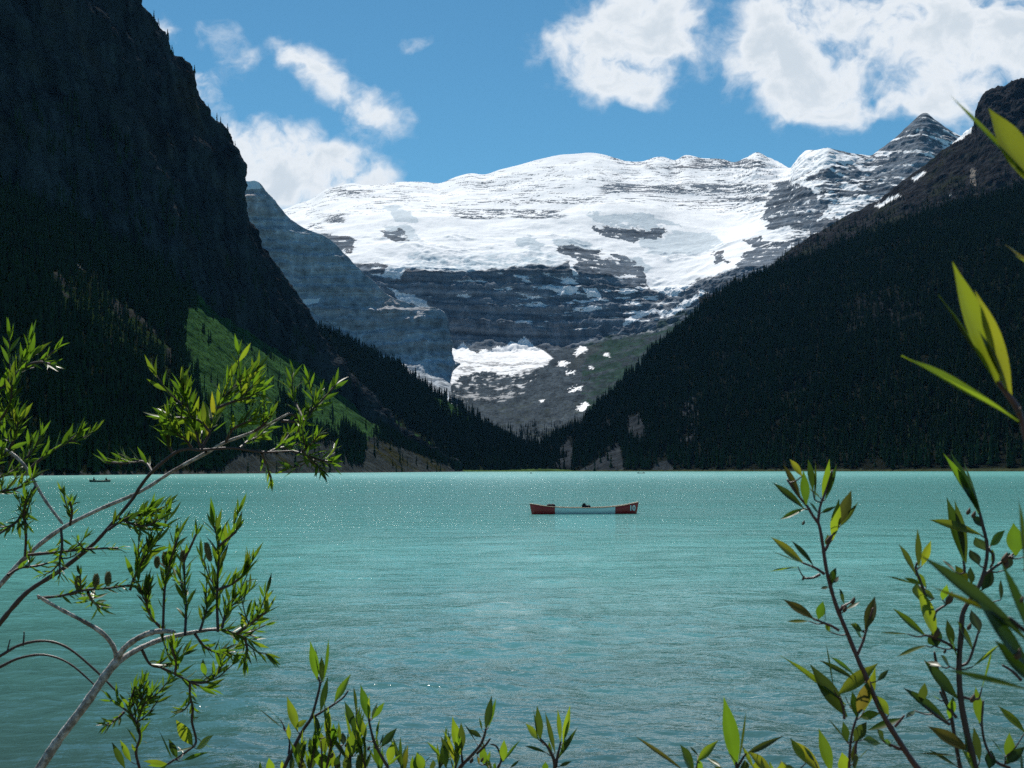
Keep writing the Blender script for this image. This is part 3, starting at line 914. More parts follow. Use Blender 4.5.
def c_up(P, N, px, py, v):
    n1 = fbm(P / 90., 4); n2 = fbm(P / 14., 4, .6)
    z = P[:, 2] - .15 * P[:, 0] + 20 * fbm(P / 200., 3)
    st = np.sin(z / 9.) * .5
    fst = fbm(np.stack([P[:, 0] / 200., P[:, 1] / 200., z / 9.], 1), 4, .65)
    c = np.array((.024, .0245, .027))[None] * np.clip(1 + .6 * n1 + 1.0 * n2 + 1.0 * fst, .2, 4)[:, None]
    g = sstep(n1 + .5 * n2, -.05, .25) * (1 - sstep(px, 940, 985) * sstep(v, .5, .8))
    c = lerp3(g * .8, c, np.array((.018, .022, .013))[None] * (1 + .5 * n2)[:, None])
    for poly in [[(972, 124), (966, 131), (944, 146), (956, 142), (972, 132)], [(912, 178), (924, 171), (926, 173), (914, 181)], [(874, 206), (898, 194), (900, 196), (880, 208)], [(948, 194), (952, 194), (951, 197)]]:
        c = np.where(inpoly(px + n2 * 3, py + n2 * 2, poly)[:, None], SN[None], c)
    c = np.where(inpoly(px + n2 * 5, py + n2 * 3, [(970, 170), (975, 168), (976, 186), (971, 184)])[:, None], np.array((.19, .17, .15)), c)
    return np.clip(c, .008, .9)


terrain('upper_shoulder', G, vv, d_up, c_up, 'cliff_rock')

# ---- bank under the camera, lake bed and ground reaching the horizon
bx = np.linspace(-120, 120, 200); by = np.concatenate([np.linspace(-250, -6, 50), np.linspace(-5.5, 9, 60)])
X, Yb = np.meshgrid(bx, by)
Pb = np.stack([X.ravel(), Yb.ravel(), np.zeros(X.size)], 1)
Pb[:, 2] = np.interp(Pb[:, 1], [-250, -40, -2, 2.6, 4.6, 6.0, 9.0], [14, 3.0, .75, .52, .05, -.35, -1.2]) + .06 * fbm(Pb / .8, 3)
nb = fbm(Pb / .5, 4)
colb = lerp3(sstep(nb, -.1, .2), np.array((.13, .115, .09))[None] * np.ones((len(Pb), 1)), np.array((.05, .075, .025))[None] * np.ones((len(Pb), 1)))
tag(link('bank', raw_mesh('bank', Pb, grid_faces(len(bx), len(by)), colb), MATS['bank_soil']), kind='structure')
g0 = np.array([(-9000, -9000, -9), (9000, -9000, -9), (9000, 9500, -9), (-9000, 9500, -9)], float)
tag(link('ground', raw_mesh('ground', g0, np.array([[0, 1, 2, 3]]), np.tile((.08, .085, .06), (4, 1))), MATS['valley_floor']), kind='structure')

# ------------------------------------------------------------------ water: fine ripples near, coarser sheet far
ys = []
y = 3.0
while y < 170:
    ys.append(y); y += max(.018, y * y * .00042 * .72 if y > 8 else .05)
ys = np.array(ys + [185, 210, 250, 320, 450, 700, 1100, 1700, 2300])
ns = 560
sx = np.linspace(-1, 1, ns)
half = np.where(ys < 170, ys * .42 + 1.2, 0)
half = np.maximum(half, 0)
half[ys >= 170] = np.interp(ys[ys >= 170], [170, 185, 2300], [72.6, 80, 1500])
Xw = sx[None] * half[:, None]
Yw = np.repeat(ys[:, None], ns, 1)
hw = np.zeros_like(Xw)
wr = np.random.default_rng(5)
for i in range(60):
    lam = .12 * 1.088 ** i
    if lam > 6: break
    ang = math.pi / 2 + wr.normal() * .75
    kx, ky = 2 * math.pi / lam * math.cos(ang), 2 * math.pi / lam * math.sin(ang)
    amp = .0074 * lam ** .92 * min(1.0, .6 / lam) ** .7
    env = .55 + .45 * np.sin(Xw / (lam * 1.7) + i + .3 * Yw) * np.cos(Yw / (lam * 2.9) + 2 * i + .4 * Xw)
    # a wave is kept only where the sheet is fine enough to carry it
    dy = np.gradient(ys)[:, None]
    keep = sstep(lam / dy, 2.5, 6)
    hw += keep * amp * env * np.sin(kx * Xw + ky * Yw + wr.uniform(0, 6.28))
Pw = np.stack([Xw.ravel(), Yw.ravel(), hw.ravel()], 1)
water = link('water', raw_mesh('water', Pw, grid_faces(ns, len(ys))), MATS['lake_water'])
tag(water, kind='structure')
# side wings of the lake beyond the fine sheet
wing = []
wf = []
for s in (-1, 1):
    k0 = len(wing)
    for a, yv in enumerate(ys[::6].tolist() + [2300.0]):
        hx = float(np.interp(yv, ys, half))
        wing += [(s * hx, yv, -.006), (s * 1500.0, yv, -.006)]
    cnt = (len(wing) - k0) // 2
    for a in range(cnt - 1):
        q = k0 + 2 * a
        wf.append((q, q + 1, q + 3, q + 2) if s > 0 else (q + 1, q, q + 2, q + 3))
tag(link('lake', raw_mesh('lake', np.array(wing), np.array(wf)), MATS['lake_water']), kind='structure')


# ------------------------------------------------------------------ conifers
def tree_template(seed, tiers=7, sides=7):
    r = np.random.default_rng(seed)
    V, Fc = [], []
    for k in range(4):          # trunk
        a = k * math.pi / 2
        V.append((.018 * math.cos(a), .018 * math.sin(a), -.06))
    V.append((0, 0, .9))
    for k in range(4):
        Fc.append((k, (k + 1) % 4, 4))
    for i in range(tiers):
        f = i / tiers
        z0 = .05 + .86 * f
        z1 = min(1.0, z0 + .26 * (1 - .35 * f))
        rad = (.135 * (1 - f) ** .8 + .012)
        b0 = len(V)
        ph = r.uniform(0, 6.28)
        for k in range(sides):
            a = ph + k * 2 * math.pi / sides + r.normal() * .15
            rr = rad * (1.12 if k % 2 else .55) * r.uniform(.75, 1.2)
            V.append((rr * math.cos(a), rr * math.sin(a), z0 - rr * .25 + r.normal() * .012))
        V.append((r.normal() * .006, r.normal() * .006, z1))
        for k in range(sides):
            Fc.append((b0 + k, b0 + (k + 1) % sides, b0 + sides))
    return np.array(V), np.array(Fc)


TEMPL = [tree_template(s) for s in range(6)]
TPLAIN = [tree_template(20 + s, 5, 5) for s in range(5)]


def sample_surface(tname, count, maskf, seed):
    """random points on a terrain, area weighted, kept with probability maskf"""
    P, N, px, py, v, nu, nv = TERRAIN[tname]
    r = np.random.default_rng(seed)
    Gp = P.reshape(nv, nu, 3)
    A_ = np.linalg.norm(np.cross(Gp[:-1, 1:] - Gp[:-1, :-1], Gp[1:, :-1] - Gp[:-1, :-1]), axis=2)
    Gx, Gy, Gv = px.reshape(nv, nu), py.reshape(nv, nu), v.reshape(nv, nu)
    n3 = fbm(P / 40., 3).reshape(nv, nu)
    prob = maskf(Gx[:-1, :-1], Gy[:-1, :-1], Gv[:-1, :-1], n3[:-1, :-1], Gp[:-1, :-1, 2])
    w = (A_ * prob).ravel()
    w /= w.sum()
    idx = r.choice(len(w), count, p=w)
    j, i = idx // (nu - 1), idx % (nu - 1)
    a, b = r.random(count)[:, None], r.random(count)[:, None]
    p = (Gp[j, i] * (1 - a) * (1 - b) + Gp[j, i + 1] * a * (1 - b) + Gp[j + 1, i] * (1 - a) * b + Gp[j + 1, i + 1] * a * b)
    return p


def forest(name, pts, hmin, hmax, templ, seed):
    r = np.random.default_rng(seed)
    Vs, Fs = [], []
    off = 0
    which = r.integers(0, len(templ), len(pts))
    for t_i, (tv, tf) in enumerate(templ):
        p = pts[which == t_i]
        n = len(p)
        if not n: continue
        h = r.uniform(hmin, hmax, n) * (1 + .35 * np.clip(fbm(p / 55., 3), -1, 1)) * np.where(r.random(n) < .12, 1.25, 1)
        wd = h * r.uniform(.75, 1.15, n)
        a = r.uniform(0, 6.28, n)
        ca, sa = np.cos(a), np.sin(a)
        x = tv[None, :, 0] * ca[:, None] - tv[None, :, 1] * sa[:, None]
        yv = tv[None, :, 0] * sa[:, None] + tv[None, :, 1] * ca[:, None]
        V = np.stack([x * wd[:, None] + p[:, 0:1], yv * wd[:, None] + p[:, 1:2], tv[None, :, 2] * h[:, None] + p[:, 2:3]], 2)
        Vs.append(V.reshape(-1, 3))
        Fs.append((tf[None] + (np.arange(n) * len(tv))[:, None, None] + off).reshape(-1, 3))
        off += n * len(tv)
    me = raw_mesh(name, np.concatenate(Vs), np.concatenate(Fs), smooth=False)
    return link(name, me, MATS['conifer'])


def mk(polys, x, y):
    sh = x.shape
    q = np.zeros(x.size, bool)
    for p in polys: q |= inpoly(x.ravel(), y.ravel(), p)
    return q.reshape(sh)


def m_left(x, y, v, n, z):
    d = np.where(v < 1.02 + .12 * n, 1.0, 0.0) * (z > 1.5)
    d = np.where((v >= 1.02) & (v < 1.35) & (n > .15), .35, d)
    jx, jy = x + n * 22, y + n * 14
    d = np.where(mk([GREEN], jx, jy), np.where(n > .32, .16, .004), d)
    d = np.where(mk([SPECK], jx, jy), .22, d)
    d = np.where(mk([[(205, 480), (240, 454), (285, 454), (318, 442), (350, 442), (385, 442), (470, 474), (470, 490), (205, 490)]], x, y), .02, d)
    d = np.where(mk([[(274, 440), (278, 402), (300, 395), (312, 420), (310, 445)], [(336, 462), (340, 432), (352, 430), (366, 448), (362, 466)]], x, y), 1.0, d)
    return d


def m_l2(x, y, v, n, z):
    d = np.where(v < 1.12, 1.0, .3) * (z > 1.0) * (v < 2)
    return np.where(mk([GREEN2, GREEN3], x + n * 6, y + n * 6), .10, d)


def m_right(x, y, v, n, z):
    d = np.where(v < 2.25, 1.0, 0.0) * (z > 2.5)
    jx, jy = x + n * 6, y + n * 6
    d = np.where(mk(ROCKP[:5], jx, jy), .05, d)
    return np.where(mk(ROCKP[5:], jx, jy), .5, d)


def m_up(x, y, v, n, z):
    hi = np.interp(x, [700, 800, 900, 1024, 1300], [300, 262, 226, 186, 100])
    return np.clip(1 - (hi - y) / 26. + n * 1.3, 0, 1) * (v < 1)


def m_val(x, y, v, n, z):
    return np.where((v > 1.5) & (v < 3.0), np.clip(.55 + 2.5 * n, 0, 1) * np.interp(y, [405, 425, 445], [0.02, .2, 1.0]), 0) + np.where((v > 1.2) & (v <= 1.5), .7 * (n > -.05), 0)


pl = np.concatenate([sample_surface('hillside', 15000, m_left, 1), sample_surface('hillside', 36, lambda x, y, v, n, z: ((v > 1.93) & (v < 2.1) & (x > 150) & (x < 235)) * 1.0, 21)])
tag(forest('near_wood', pl, 10, 17, TPLAIN, 2), 'dense dark conifer wood covering the slope under the near left cliff', 'forest', kind='stuff')
tag(forest('far_wood', sample_surface('wooded_slope', 9000, m_l2, 3), 14, 24, TPLAIN, 4), 'dark conifer wood on the farther left slope below the blue ridge', 'forest', kind='stuff')
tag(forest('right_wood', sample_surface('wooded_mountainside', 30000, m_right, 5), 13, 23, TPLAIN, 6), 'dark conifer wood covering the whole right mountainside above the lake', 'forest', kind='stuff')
tag(forest('upper_wood', sample_surface('upper_shoulder', 4200, m_up, 7), 9, 17, TPLAIN, 8), 'thin upper fringe of conifers below the brown shoulder on the right', 'forest', kind='stuff')
tag(forest('delta_wood', sample_surface('valley_floor', 2200, m_val, 9), 10, 20, TPLAIN, 10), 'strip of conifers at the lake head in front of the grey moraine', 'forest', kind='stuff')

tree_meshes = []
for i, (tv, tf) in enumerate(TEMPL):
    me = raw_mesh('conifer_tree', tv, tf, smooth=False)
    me.materials.append(MATS['conifer'])
    tree_meshes.append(me)


def individuals(pts, hmin, hmax, label, group, seed):
    r = random.Random(seed)
    for p in pts:
        o = bpy.data.objects.new('conifer_tree', r.choice(tree_meshes))
        C.objects.link(o)
        o.location = p
        h = r.uniform(hmin, hmax)
        o.scale = (h * r.uniform(.8, 1.15),) * 2 + (h,)
        o.rotation_euler.z = r.uniform(0, 6.28)
        tag(o, label, 'tree', group)


individuals(sample_surface('wooded_slope', 70, lambda x, y, v, n, z: ((v > .96) & (v < 1.04) & (x > 310) & (x < 535)) * 1.0, 31), 20, 32,
            'pointed conifer on the crest of the farther left slope below the blue ridge', 'conifers along the crest of the farther left slope', 1)
individuals(sample_surface('wooded_mountainside', 90, lambda x, y, v, n, z: ((v > 1.96) & (v < 2.04) & (x > 560) & (x < 800)) * 1.0, 32), 18, 29,
            'pointed dark conifer on the right ridge line against the snow mountain', 'conifers along the right ridge line', 2)
individuals(sample_surface('hillside', 16, lambda x, y, v, n, z: mk([GREEN], x, y) * (y > 380) * (v < 1) * 1.0, 33), 12, 18,
            'lone dark conifer standing out against the sunlit green slope', 'conifers on the green slope', 3)
individuals(sample_surface('hillside', 70, lambda x, y, v, n, z: ((z > 1.8) & (z < 9) & (x > 20) & (x < 215)) * 1.0, 34), 11, 17,
            'dark conifer in the front row at the left lake shore', 'conifers along the left shore', 4)


# ------------------------------------------------------------------ small meshes
def bm_mesh(name, bm, smooth=True):
    me = bpy.data.meshes.new(name)
    bm.normal_update()
    bm.to_mesh(me); bm.free()
    me.polygons.foreach_set('use_smooth', np.full(len(me.polygons), smooth))
    me.update()
    return me


def tube_np(P, r, sides=7):
    P = np.asarray(P, float); n = len(P)
    T = np.gradient(P, axis=0); T /= np.linalg.norm(T, axis=1, keepdims=True) + 1e-12
    ref = np.array((.13, 1., .21)); ref /= np.linalg.norm(ref)
    V = []
    A1 = np.cross(T, ref); A1 /= np.linalg.norm(A1, axis=1, keepdims=True) + 1e-9
    B1 = np.cross(T, A1)
    for k in range(sides):
        a = 2 * math.pi * k / sides
        V.append(P + (A1 * math.cos(a) + B1 * math.sin(a)) * np.asarray(r)[:, None])
    V = np.stack(V, 1).reshape(-1, 3)
    f = []
    for i in range(n - 1):
        for k in range(sides):
            k2 = (k + 1) % sides
            f.append((i * sides + k, i * sides + k2, (i + 1) * sides + k2, (i + 1) * sides + k))
    # end cap as a point
    V = np.concatenate([V, P[-1:] + T[-1:] * np.asarray(r)[-1] * 1.5])
    last = len(V) - 1
    for k in range(sides):
        f.append(((n - 1) * sides + k, (n - 1) * sides + (k + 1) % sides, last, last))
    return V, f


def mesh_from(name, V, faces, smooth=True):
    me = bpy.data.meshes.new(name)
    fs = [tuple(dict.fromkeys(int(i) for i in f)) for f in faces]
    me.from_pydata([tuple(v) for v in V], [], fs)
    me.polygons.foreach_set('use_smooth', np.full(len(me.polygons), smooth))
    me.update()
    return me


# ------------------------------------------------------------------ canoe
def canoe_hull(L, beam, hb, hm, hs, y_rocker=.04, n=60, m=16):
    """lofted canoe: returns grid of outside points (n stations x m around)"""
    V = np.zeros((n, m, 3))
    for i in range(n):
        s = -1 + 2 * i / (n - 1)
        w = beam / 2 * max(0.0, 1 - abs(s) ** 2.6) ** .75 + .012
        top = hm + ((hb if s > 0 else hs) - hm) * abs(s) ** 2.7
        keel = -.10 + y_rocker * abs(s) ** 4 + (.05 * max(0, abs(s) - .96) / .04)
        for j in range(m):
            a = -math.pi / 2 + math.pi * j / (m - 1)         # from port gunwale under the keel to starboard
            sx_ = math.sin(a)
            prof = abs(math.cos(a)) ** .75
            yy_ = w * (abs(sx_) ** .55) * (1 if sx_ > 0 else -1)
            zz_ = top + (keel - top) * prof
            xx_ = s * L / 2
            rake = .10 * (zz_ - keel) / max(.05, top - keel) * max(0, abs(s) - .85) / .15
            V[i, j] = (xx_ + (rake - .05) * (1 if s > 0 else -1) * (abs(s) > .85), yy_, zz_)
    return V


def build_canoe(loc, rz, L, beam, hb, hm, hs, mats, label, group=None, bands=(-.56, .55), number=None):
    root = empty('canoe', loc)
    root.rotation_euler.z = rz
    tag(root, label, 'canoe', group)
    Vg = canoe_hull(L, beam, hb, hm, hs)
    n, m = Vg.shape[:2]
    inner = Vg.copy(); inner[:, :, 1] *= .93; inner[:, :, 2] += .018
    V = np.concatenate([Vg.reshape(-1, 3), inner.reshape(-1, 3)])
    fs, mi = [], []
    for i in range(n - 1):
        s = -1 + 2 * (i + .5) / (n - 1)
        mt_ = 1 if bands[0] < s < bands[1] else 0
        for j in range(m - 1):
            a = i * m + j
            fs.append((a, a + 1, a + m + 1, a + m)); mi.append(mt_)
            b_ = n * m + a
            fs.append((b_, b_ + m, b_ + m + 1, b_ + 1)); mi.append(2)
        for j in (0, m - 1):
            a = i * m + j
            fs.append((a, a + m, n * m + a + m, n * m + a)); mi.append(mt_)
    me = mesh_from('hull', V, fs)
    for q in mats: me.materials.append(MATS[q])
    me.polygons.foreach_set('material_index', np.array(mi, np.int32))
    link('hull', me, None, root)
    for j in (0, m - 1):
        Vt, ft = tube_np(Vg[:, j] + np.array((0, 0, .012)), np.full(n, .018), 6)
        link('gunwale', mesh_from('gunwale', Vt, ft), MATS['wood'], root)
    for s in (-.32, .30):
        i = int((s + 1) / 2 * (n - 1))
        p0, p1 = Vg[i, 0], Vg[i, m - 1]
        Vt, ft = tube_np(np.linspace(p0, p1, 5) - np.array((0, 0, .02)), np.full(5, .022), 6)
        link('thwart', mesh_from('thwart', Vt, ft), MATS['wood'], root)
    for s in (-.62, .66):
        i = int((s + 1) / 2 * (n - 1))
        w = abs(Vg[i, 0][1]) * .92
        bm = bmesh.new()
        bmesh.ops.create_cube(bm, size=1.0, matrix=Matrix.Translation((Vg[i, 0][0], 0, Vg[i, 0][2] - .09)) @ Matrix.Diagonal((.24, 2 * w, .03, 1)))
        bmesh.ops.bevel(bm, geom=bm.edges[:], offset=.008, segments=2, affect='EDGES')
        link('seat', bm_mesh('seat', bm, False), MATS['wood'], root)
    if number:
        cu = bpy.data.curves.new('number', 'FONT')
        cu.body = number; cu.size = .42; cu.extrude = .003; cu.align_x = 'CENTER'; cu.align_y = 'CENTER'
        cu.offset = .012
        tmp = bpy.data.objects.new('number', cu); C.objects.link(tmp)
        dg = bpy.context.evaluated_depsgraph_get(); dg.update()
        me = bpy.data.meshes.new_from_object(tmp.evaluated_get(dg))
        bpy.data.objects.remove(tmp)
        # wrap the digits onto the near side of the bow
        i0 = int((.90 + 1) / 2 * (n - 1))
        c0 = Vg[i0]
        zc = (c0[0][2] + .0) / 2 + .02
        for v in me.vertices:
            x = c0[0][0] + v.co.x * .78
            z = zc + v.co.y * .84
            s = x / (L / 2)
            i = int(np.clip(round((s + 1) / 2 * (n - 1)), 0, n - 1))
            colz = Vg[i, :m // 2, 2][::-1]; coly = Vg[i, :m // 2, 1][::-1]
            yv = np.interp(z, colz, coly)
            v.co = (x, yv - .010 - v.co.z, z)
        link('number', me, MATS['lettering'], root)
    return root, Vg


CY = 65.0
cpos = at(584.3, 513.0, CY); cpos[2] = 0.0
sc = CY / F
canoe, Vg = build_canoe(tuple(cpos), R(3), 107 * sc, .92, 11.4 * sc, 6.0 * sc, 10.2 * sc, ['canoe_red', 'canoe_white', 'canoe_dark'],
                        'empty red canoe with a pale middle band and a numbered bow', number='10')


def place(px, py, Y=CY, dy=0.0):
    p = at(px, py, Y); return Vector((p[0], p[1] + dy, p[2]))


def lathe(profile, sides=14, squash=(1, 1)):
    V, f = [], []
    for (z, r) in profile:
        for k in range(sides):
            a = 2 * math.pi * k / sides
            V.append((r * math.cos(a) * squash[0], r * math.sin(a) * squash[1], z))
    for i in range(len(profile) - 1):
        for k in range(sides):
            f.append((i * sides + k, i * sides + (k + 1) % sides, (i + 1) * sides + (k + 1) % sides, (i + 1) * sides + k))
    f.append(tuple(range(sides))[::-1]); f.append(tuple(range((len(profile) - 1) * sides, len(profile) * sides)))
    return V, f


def bag(px, py, length, rad, mat, label, z):
    """a rolled duffel lying across the canoe floor with two straps and a handle"""
    p = place(px, py)
    root = empty('duffel_bag', (p.x, p.y, z))
    root.rotation_euler = (0, 0, R(12))
    tag(root, label, 'bag')
    V, f = lathe([(-length / 2, rad * .5), (-length / 2 + .02, rad * .85), (-length * .25, rad), (length * .25, rad * 1.02), (length / 2 - .02, rad * .85), (length / 2, rad * .5)], 14, (1, .8))
    V = [(v[2], v[1], v[0] + rad) for v in V]
    link('body', mesh_from('body', V, f), MATS[mat], root)
    for sx_ in (-.12, .12):
        a = np.linspace(0, 2 * math.pi, 16)
        Pn = np.stack([np.full(16, sx_ * length / .6), np.cos(a) * rad * .84, np.sin(a) * rad * 1.04 + rad], 1)
        Vt, ft = tube_np(Pn, np.full(16, .012), 5)
        link('strap', mesh_from('strap', Vt, ft), MATS['cloth_red'], root)


bag(551.0, 506, .42, .13, 'cloth_dark', 'dark rolled bag lying in the left end of the red canoe', .22)
bag(586.6, 506.5, .40, .11, 'cloth_dark', 'dark low bundle lying amidships in the red canoe', .20)
# paddle leaning up amidships
pp = place(582, 507)
pr = empty('paddle', (pp.x, pp.y, .12)); pr.rotation_euler = (R(8), R(18), 0)
tag(pr, 'short paddle leaning upright against the thwart amidships in the canoe', 'paddle')
Vt, ft = tube_np(np.array([(0, 0, -.25), (0, 0, .05), (0, 0, .14)]), np.array([.016, .016, .02]), 8)
link('shaft', mesh_from('shaft', Vt, ft), MATS['wood'], pr)
V, f = lathe([(.12, .02), (.18, .07), (.26, .092), (.36, .088), (.41, .05), (.42, .01)], 14, (1, .18))
link('blade', mesh_from('blade', V, f), MATS['cloth_dark'], pr)


def person_mesh():
    """a seated paddler, one skin: hips, trunk, neck, head, bent legs, arms forward on a paddle"""
    J = {'hip': (0, 0, .10, .15), 'belly': (0, 0, .27, .14), 'chest': (.02, 0, .46, .16), 'neck': (.04, 0, .62, .065), 'head': (.06, 0, .74, .095), 'crown': (.06, 0, .83, .07),
         'shl': (.02, .19, .53, .07), 'ell': (.14, .25, .34, .05), 'hal': (.34, .17, .34, .045), 'shr': (.02, -.19, .53, .07), 'elr': (.16, -.24, .32, .05), 'har': (.32, -.12, .20, .045),
         'knl': (.38, .15, .26, .085), 'anl': (.62, .14, .04, .055), 'fol': (.74, .14, .05, .05), 'knr': (.38, -.15, .26, .085), 'anr': (.62, -.14, .04, .055), 'for': (.74, -.14, .05, .05)}
    E = [('hip', 'belly'), ('belly', 'chest'), ('chest', 'neck'), ('neck', 'head'), ('head', 'crown'), ('chest', 'shl'), ('shl', 'ell'), ('ell', 'hal'), ('chest', 'shr'), ('shr', 'elr'), ('elr', 'har'),
         ('hip', 'knl'), ('knl', 'anl'), ('anl', 'fol'), ('hip', 'knr'), ('knr', 'anr'), ('anr', 'for')]
    keys = list(J)
    me = bpy.data.meshes.new('person')
    me.from_pydata([J[k][:3] for k in keys], [(keys.index(a), keys.index(b)) for a, b in E], [])
    o = bpy.data.objects.new('person', me); C.objects.link(o)
    sk_ = o.modifiers.new('skin', 'SKIN')
    sv = me.skin_vertices[0].data
    for i, k in enumerate(keys):
        sv[i].radius = (J[k][3], J[k][3])
        sv[i].use_root = (k == 'hip')
    ss = o.modifiers.new('sub', 'SUBSURF'); ss.levels = 2; ss.render_levels = 2
    dg = bpy.context.evaluated_depsgraph_get(); dg.update()
    out = bpy.data.meshes.new_from_object(o.evaluated_get(dg))
    bpy.data.objects.remove(o)
    out.materials.clear()
    for mname in ('cloth_dark', 'skin'): out.materials.append(MATS[mname])
    mi = [1 if p.center.z > .645 or (p.center.x > .29 and .12 < p.center.z < .42 and abs(p.center.y) < .22 and p.center.x < .42 and abs(p.center.z - .27) > .05 and p.center.z > .3) else 0 for p in out.polygons]
    out.polygons.foreach_set('material_index', np.array(mi, np.int32))
    out.polygons.foreach_set('use_smooth', np.full(len(out.polygons), True))
    return out


PERSON = person_mesh()


def paddler(loc, rz, label, hat):
    root = empty('person', loc); root.rotation_euler.z = rz
    tag(root, label, 'person', None)
    link('body', PERSON, None, root)
    V, f = lathe([(.79, .15), (.80, .15), (.81, .105), (.87, .095), (.90, .04)], 14)
    V = [(v[0] + .06, v[1], v[2]) for v in V]
    link('hat', mesh_from('hat', V, f), MATS[hat], root)


def far_canoe(px, py, Y, rz, mats, label, people):
    p = at(px, py, Y)
    root, _ = build_canoe((p[0], p[1], 0.0), rz, 5.0, .9, .5, .32, .5, mats, label, None)
    for s, lab, hat in people:
        q = Vector((p[0], p[1], .10)) + Vector((math.cos(rz), math.sin(rz), 0)) * s
        paddler(q, rz, lab, hat)


hb = 2835.
far_canoe(100, 482, 262, R(55), ['canoe_green', 'canoe_green', 'canoe_dark'], 'dark canoe with two paddlers close to the left shore, behind the leaves',
          [(-1.5, 'paddler in dark clothes in the stern of the canoe by the left shore', 'cloth_dark'), (1.4, 'paddler with a white hat in the bow of the canoe by the left shore', 'hat_white')])
far_canoe(641, 474, 830, R(8), ['canoe_green', 'canoe_green', 'canoe_dark'], 'tiny distant canoe with two paddlers below the grey talus on the right shore',
          [(-1.5, 'left of two tiny paddlers in the distant canoe below the talus', 'cloth_dark'), (1.5, 'right of two tiny paddlers in the distant canoe below the talus', 'cloth_dark')])
far_canoe(531, 474, 850, R(86), ['canoe_green', 'canoe_green', 'canoe_dark'], 'tiny distant canoe seen end on at the head of the lake',
          [(-1.2, 'lone tiny paddler in the distant end-on canoe', 'cloth_dark')])

# ------------------------------------------------------------------ willow shrubs
NL = 9


def leaf_mesh(name, curve, fold, mat, wave=0.0, twist=0.0):
    """lance shaped leaf along +y, unit length and unit width, face +z"""
    V, f, rib = [], [], []
    for i in range(NL + 1):
        t_ = i / NL
        w = .5 * math.sin(math.pi * t_ ** .9) ** 1.15 if 0 < i < NL else .015
        if i == 0: w = .05
        z = curve * (t_ * t_) * 1.0
        for j, s in enumerate((-1, -.5, 0, .5, 1)):
            a = twist * t_
            xx = w * s
            zz = z * 1.0 + fold * abs(s) * w * .06 + wave * math.sin(t_ * 9 + s) * .006
            V.append((xx * math.cos(a), t_, zz + xx * math.sin(a) * .10))
            rib.append(1.0 if s == 0 else 0.0)
    for i in range(NL):
        for j in range(4):
            a = i * 5 + j
            f.append((a, a + 1, a + 6, a + 5))
    me = mesh_from(name, V, f)
    at_ = me.attributes.new('Rib', 'FLOAT', 'POINT')
    at_.data.foreach_set('value', np.array(rib, np.float32))
    me.materials.append(MATS[mat])
    return me


LEAVES = {m_: [leaf_mesh('leaf', c_, fo, m_, wa, tw) for c_, fo, wa, tw in ((.05, .8, .3, .2), (-.10, 1.0, .5, -.4), (.14, .6, .2, .5), (-.20, .9, .6, .1), (.24, 1.2, .8, .7), (-.30, .5, .4, -.8), (.0, 1.4, 1.0, .3), (.10, .3, .9, -.2))] for m_ in ('willow_leaf', 'dark_leaf', 'red_leaf', 'yellow_leaf')}


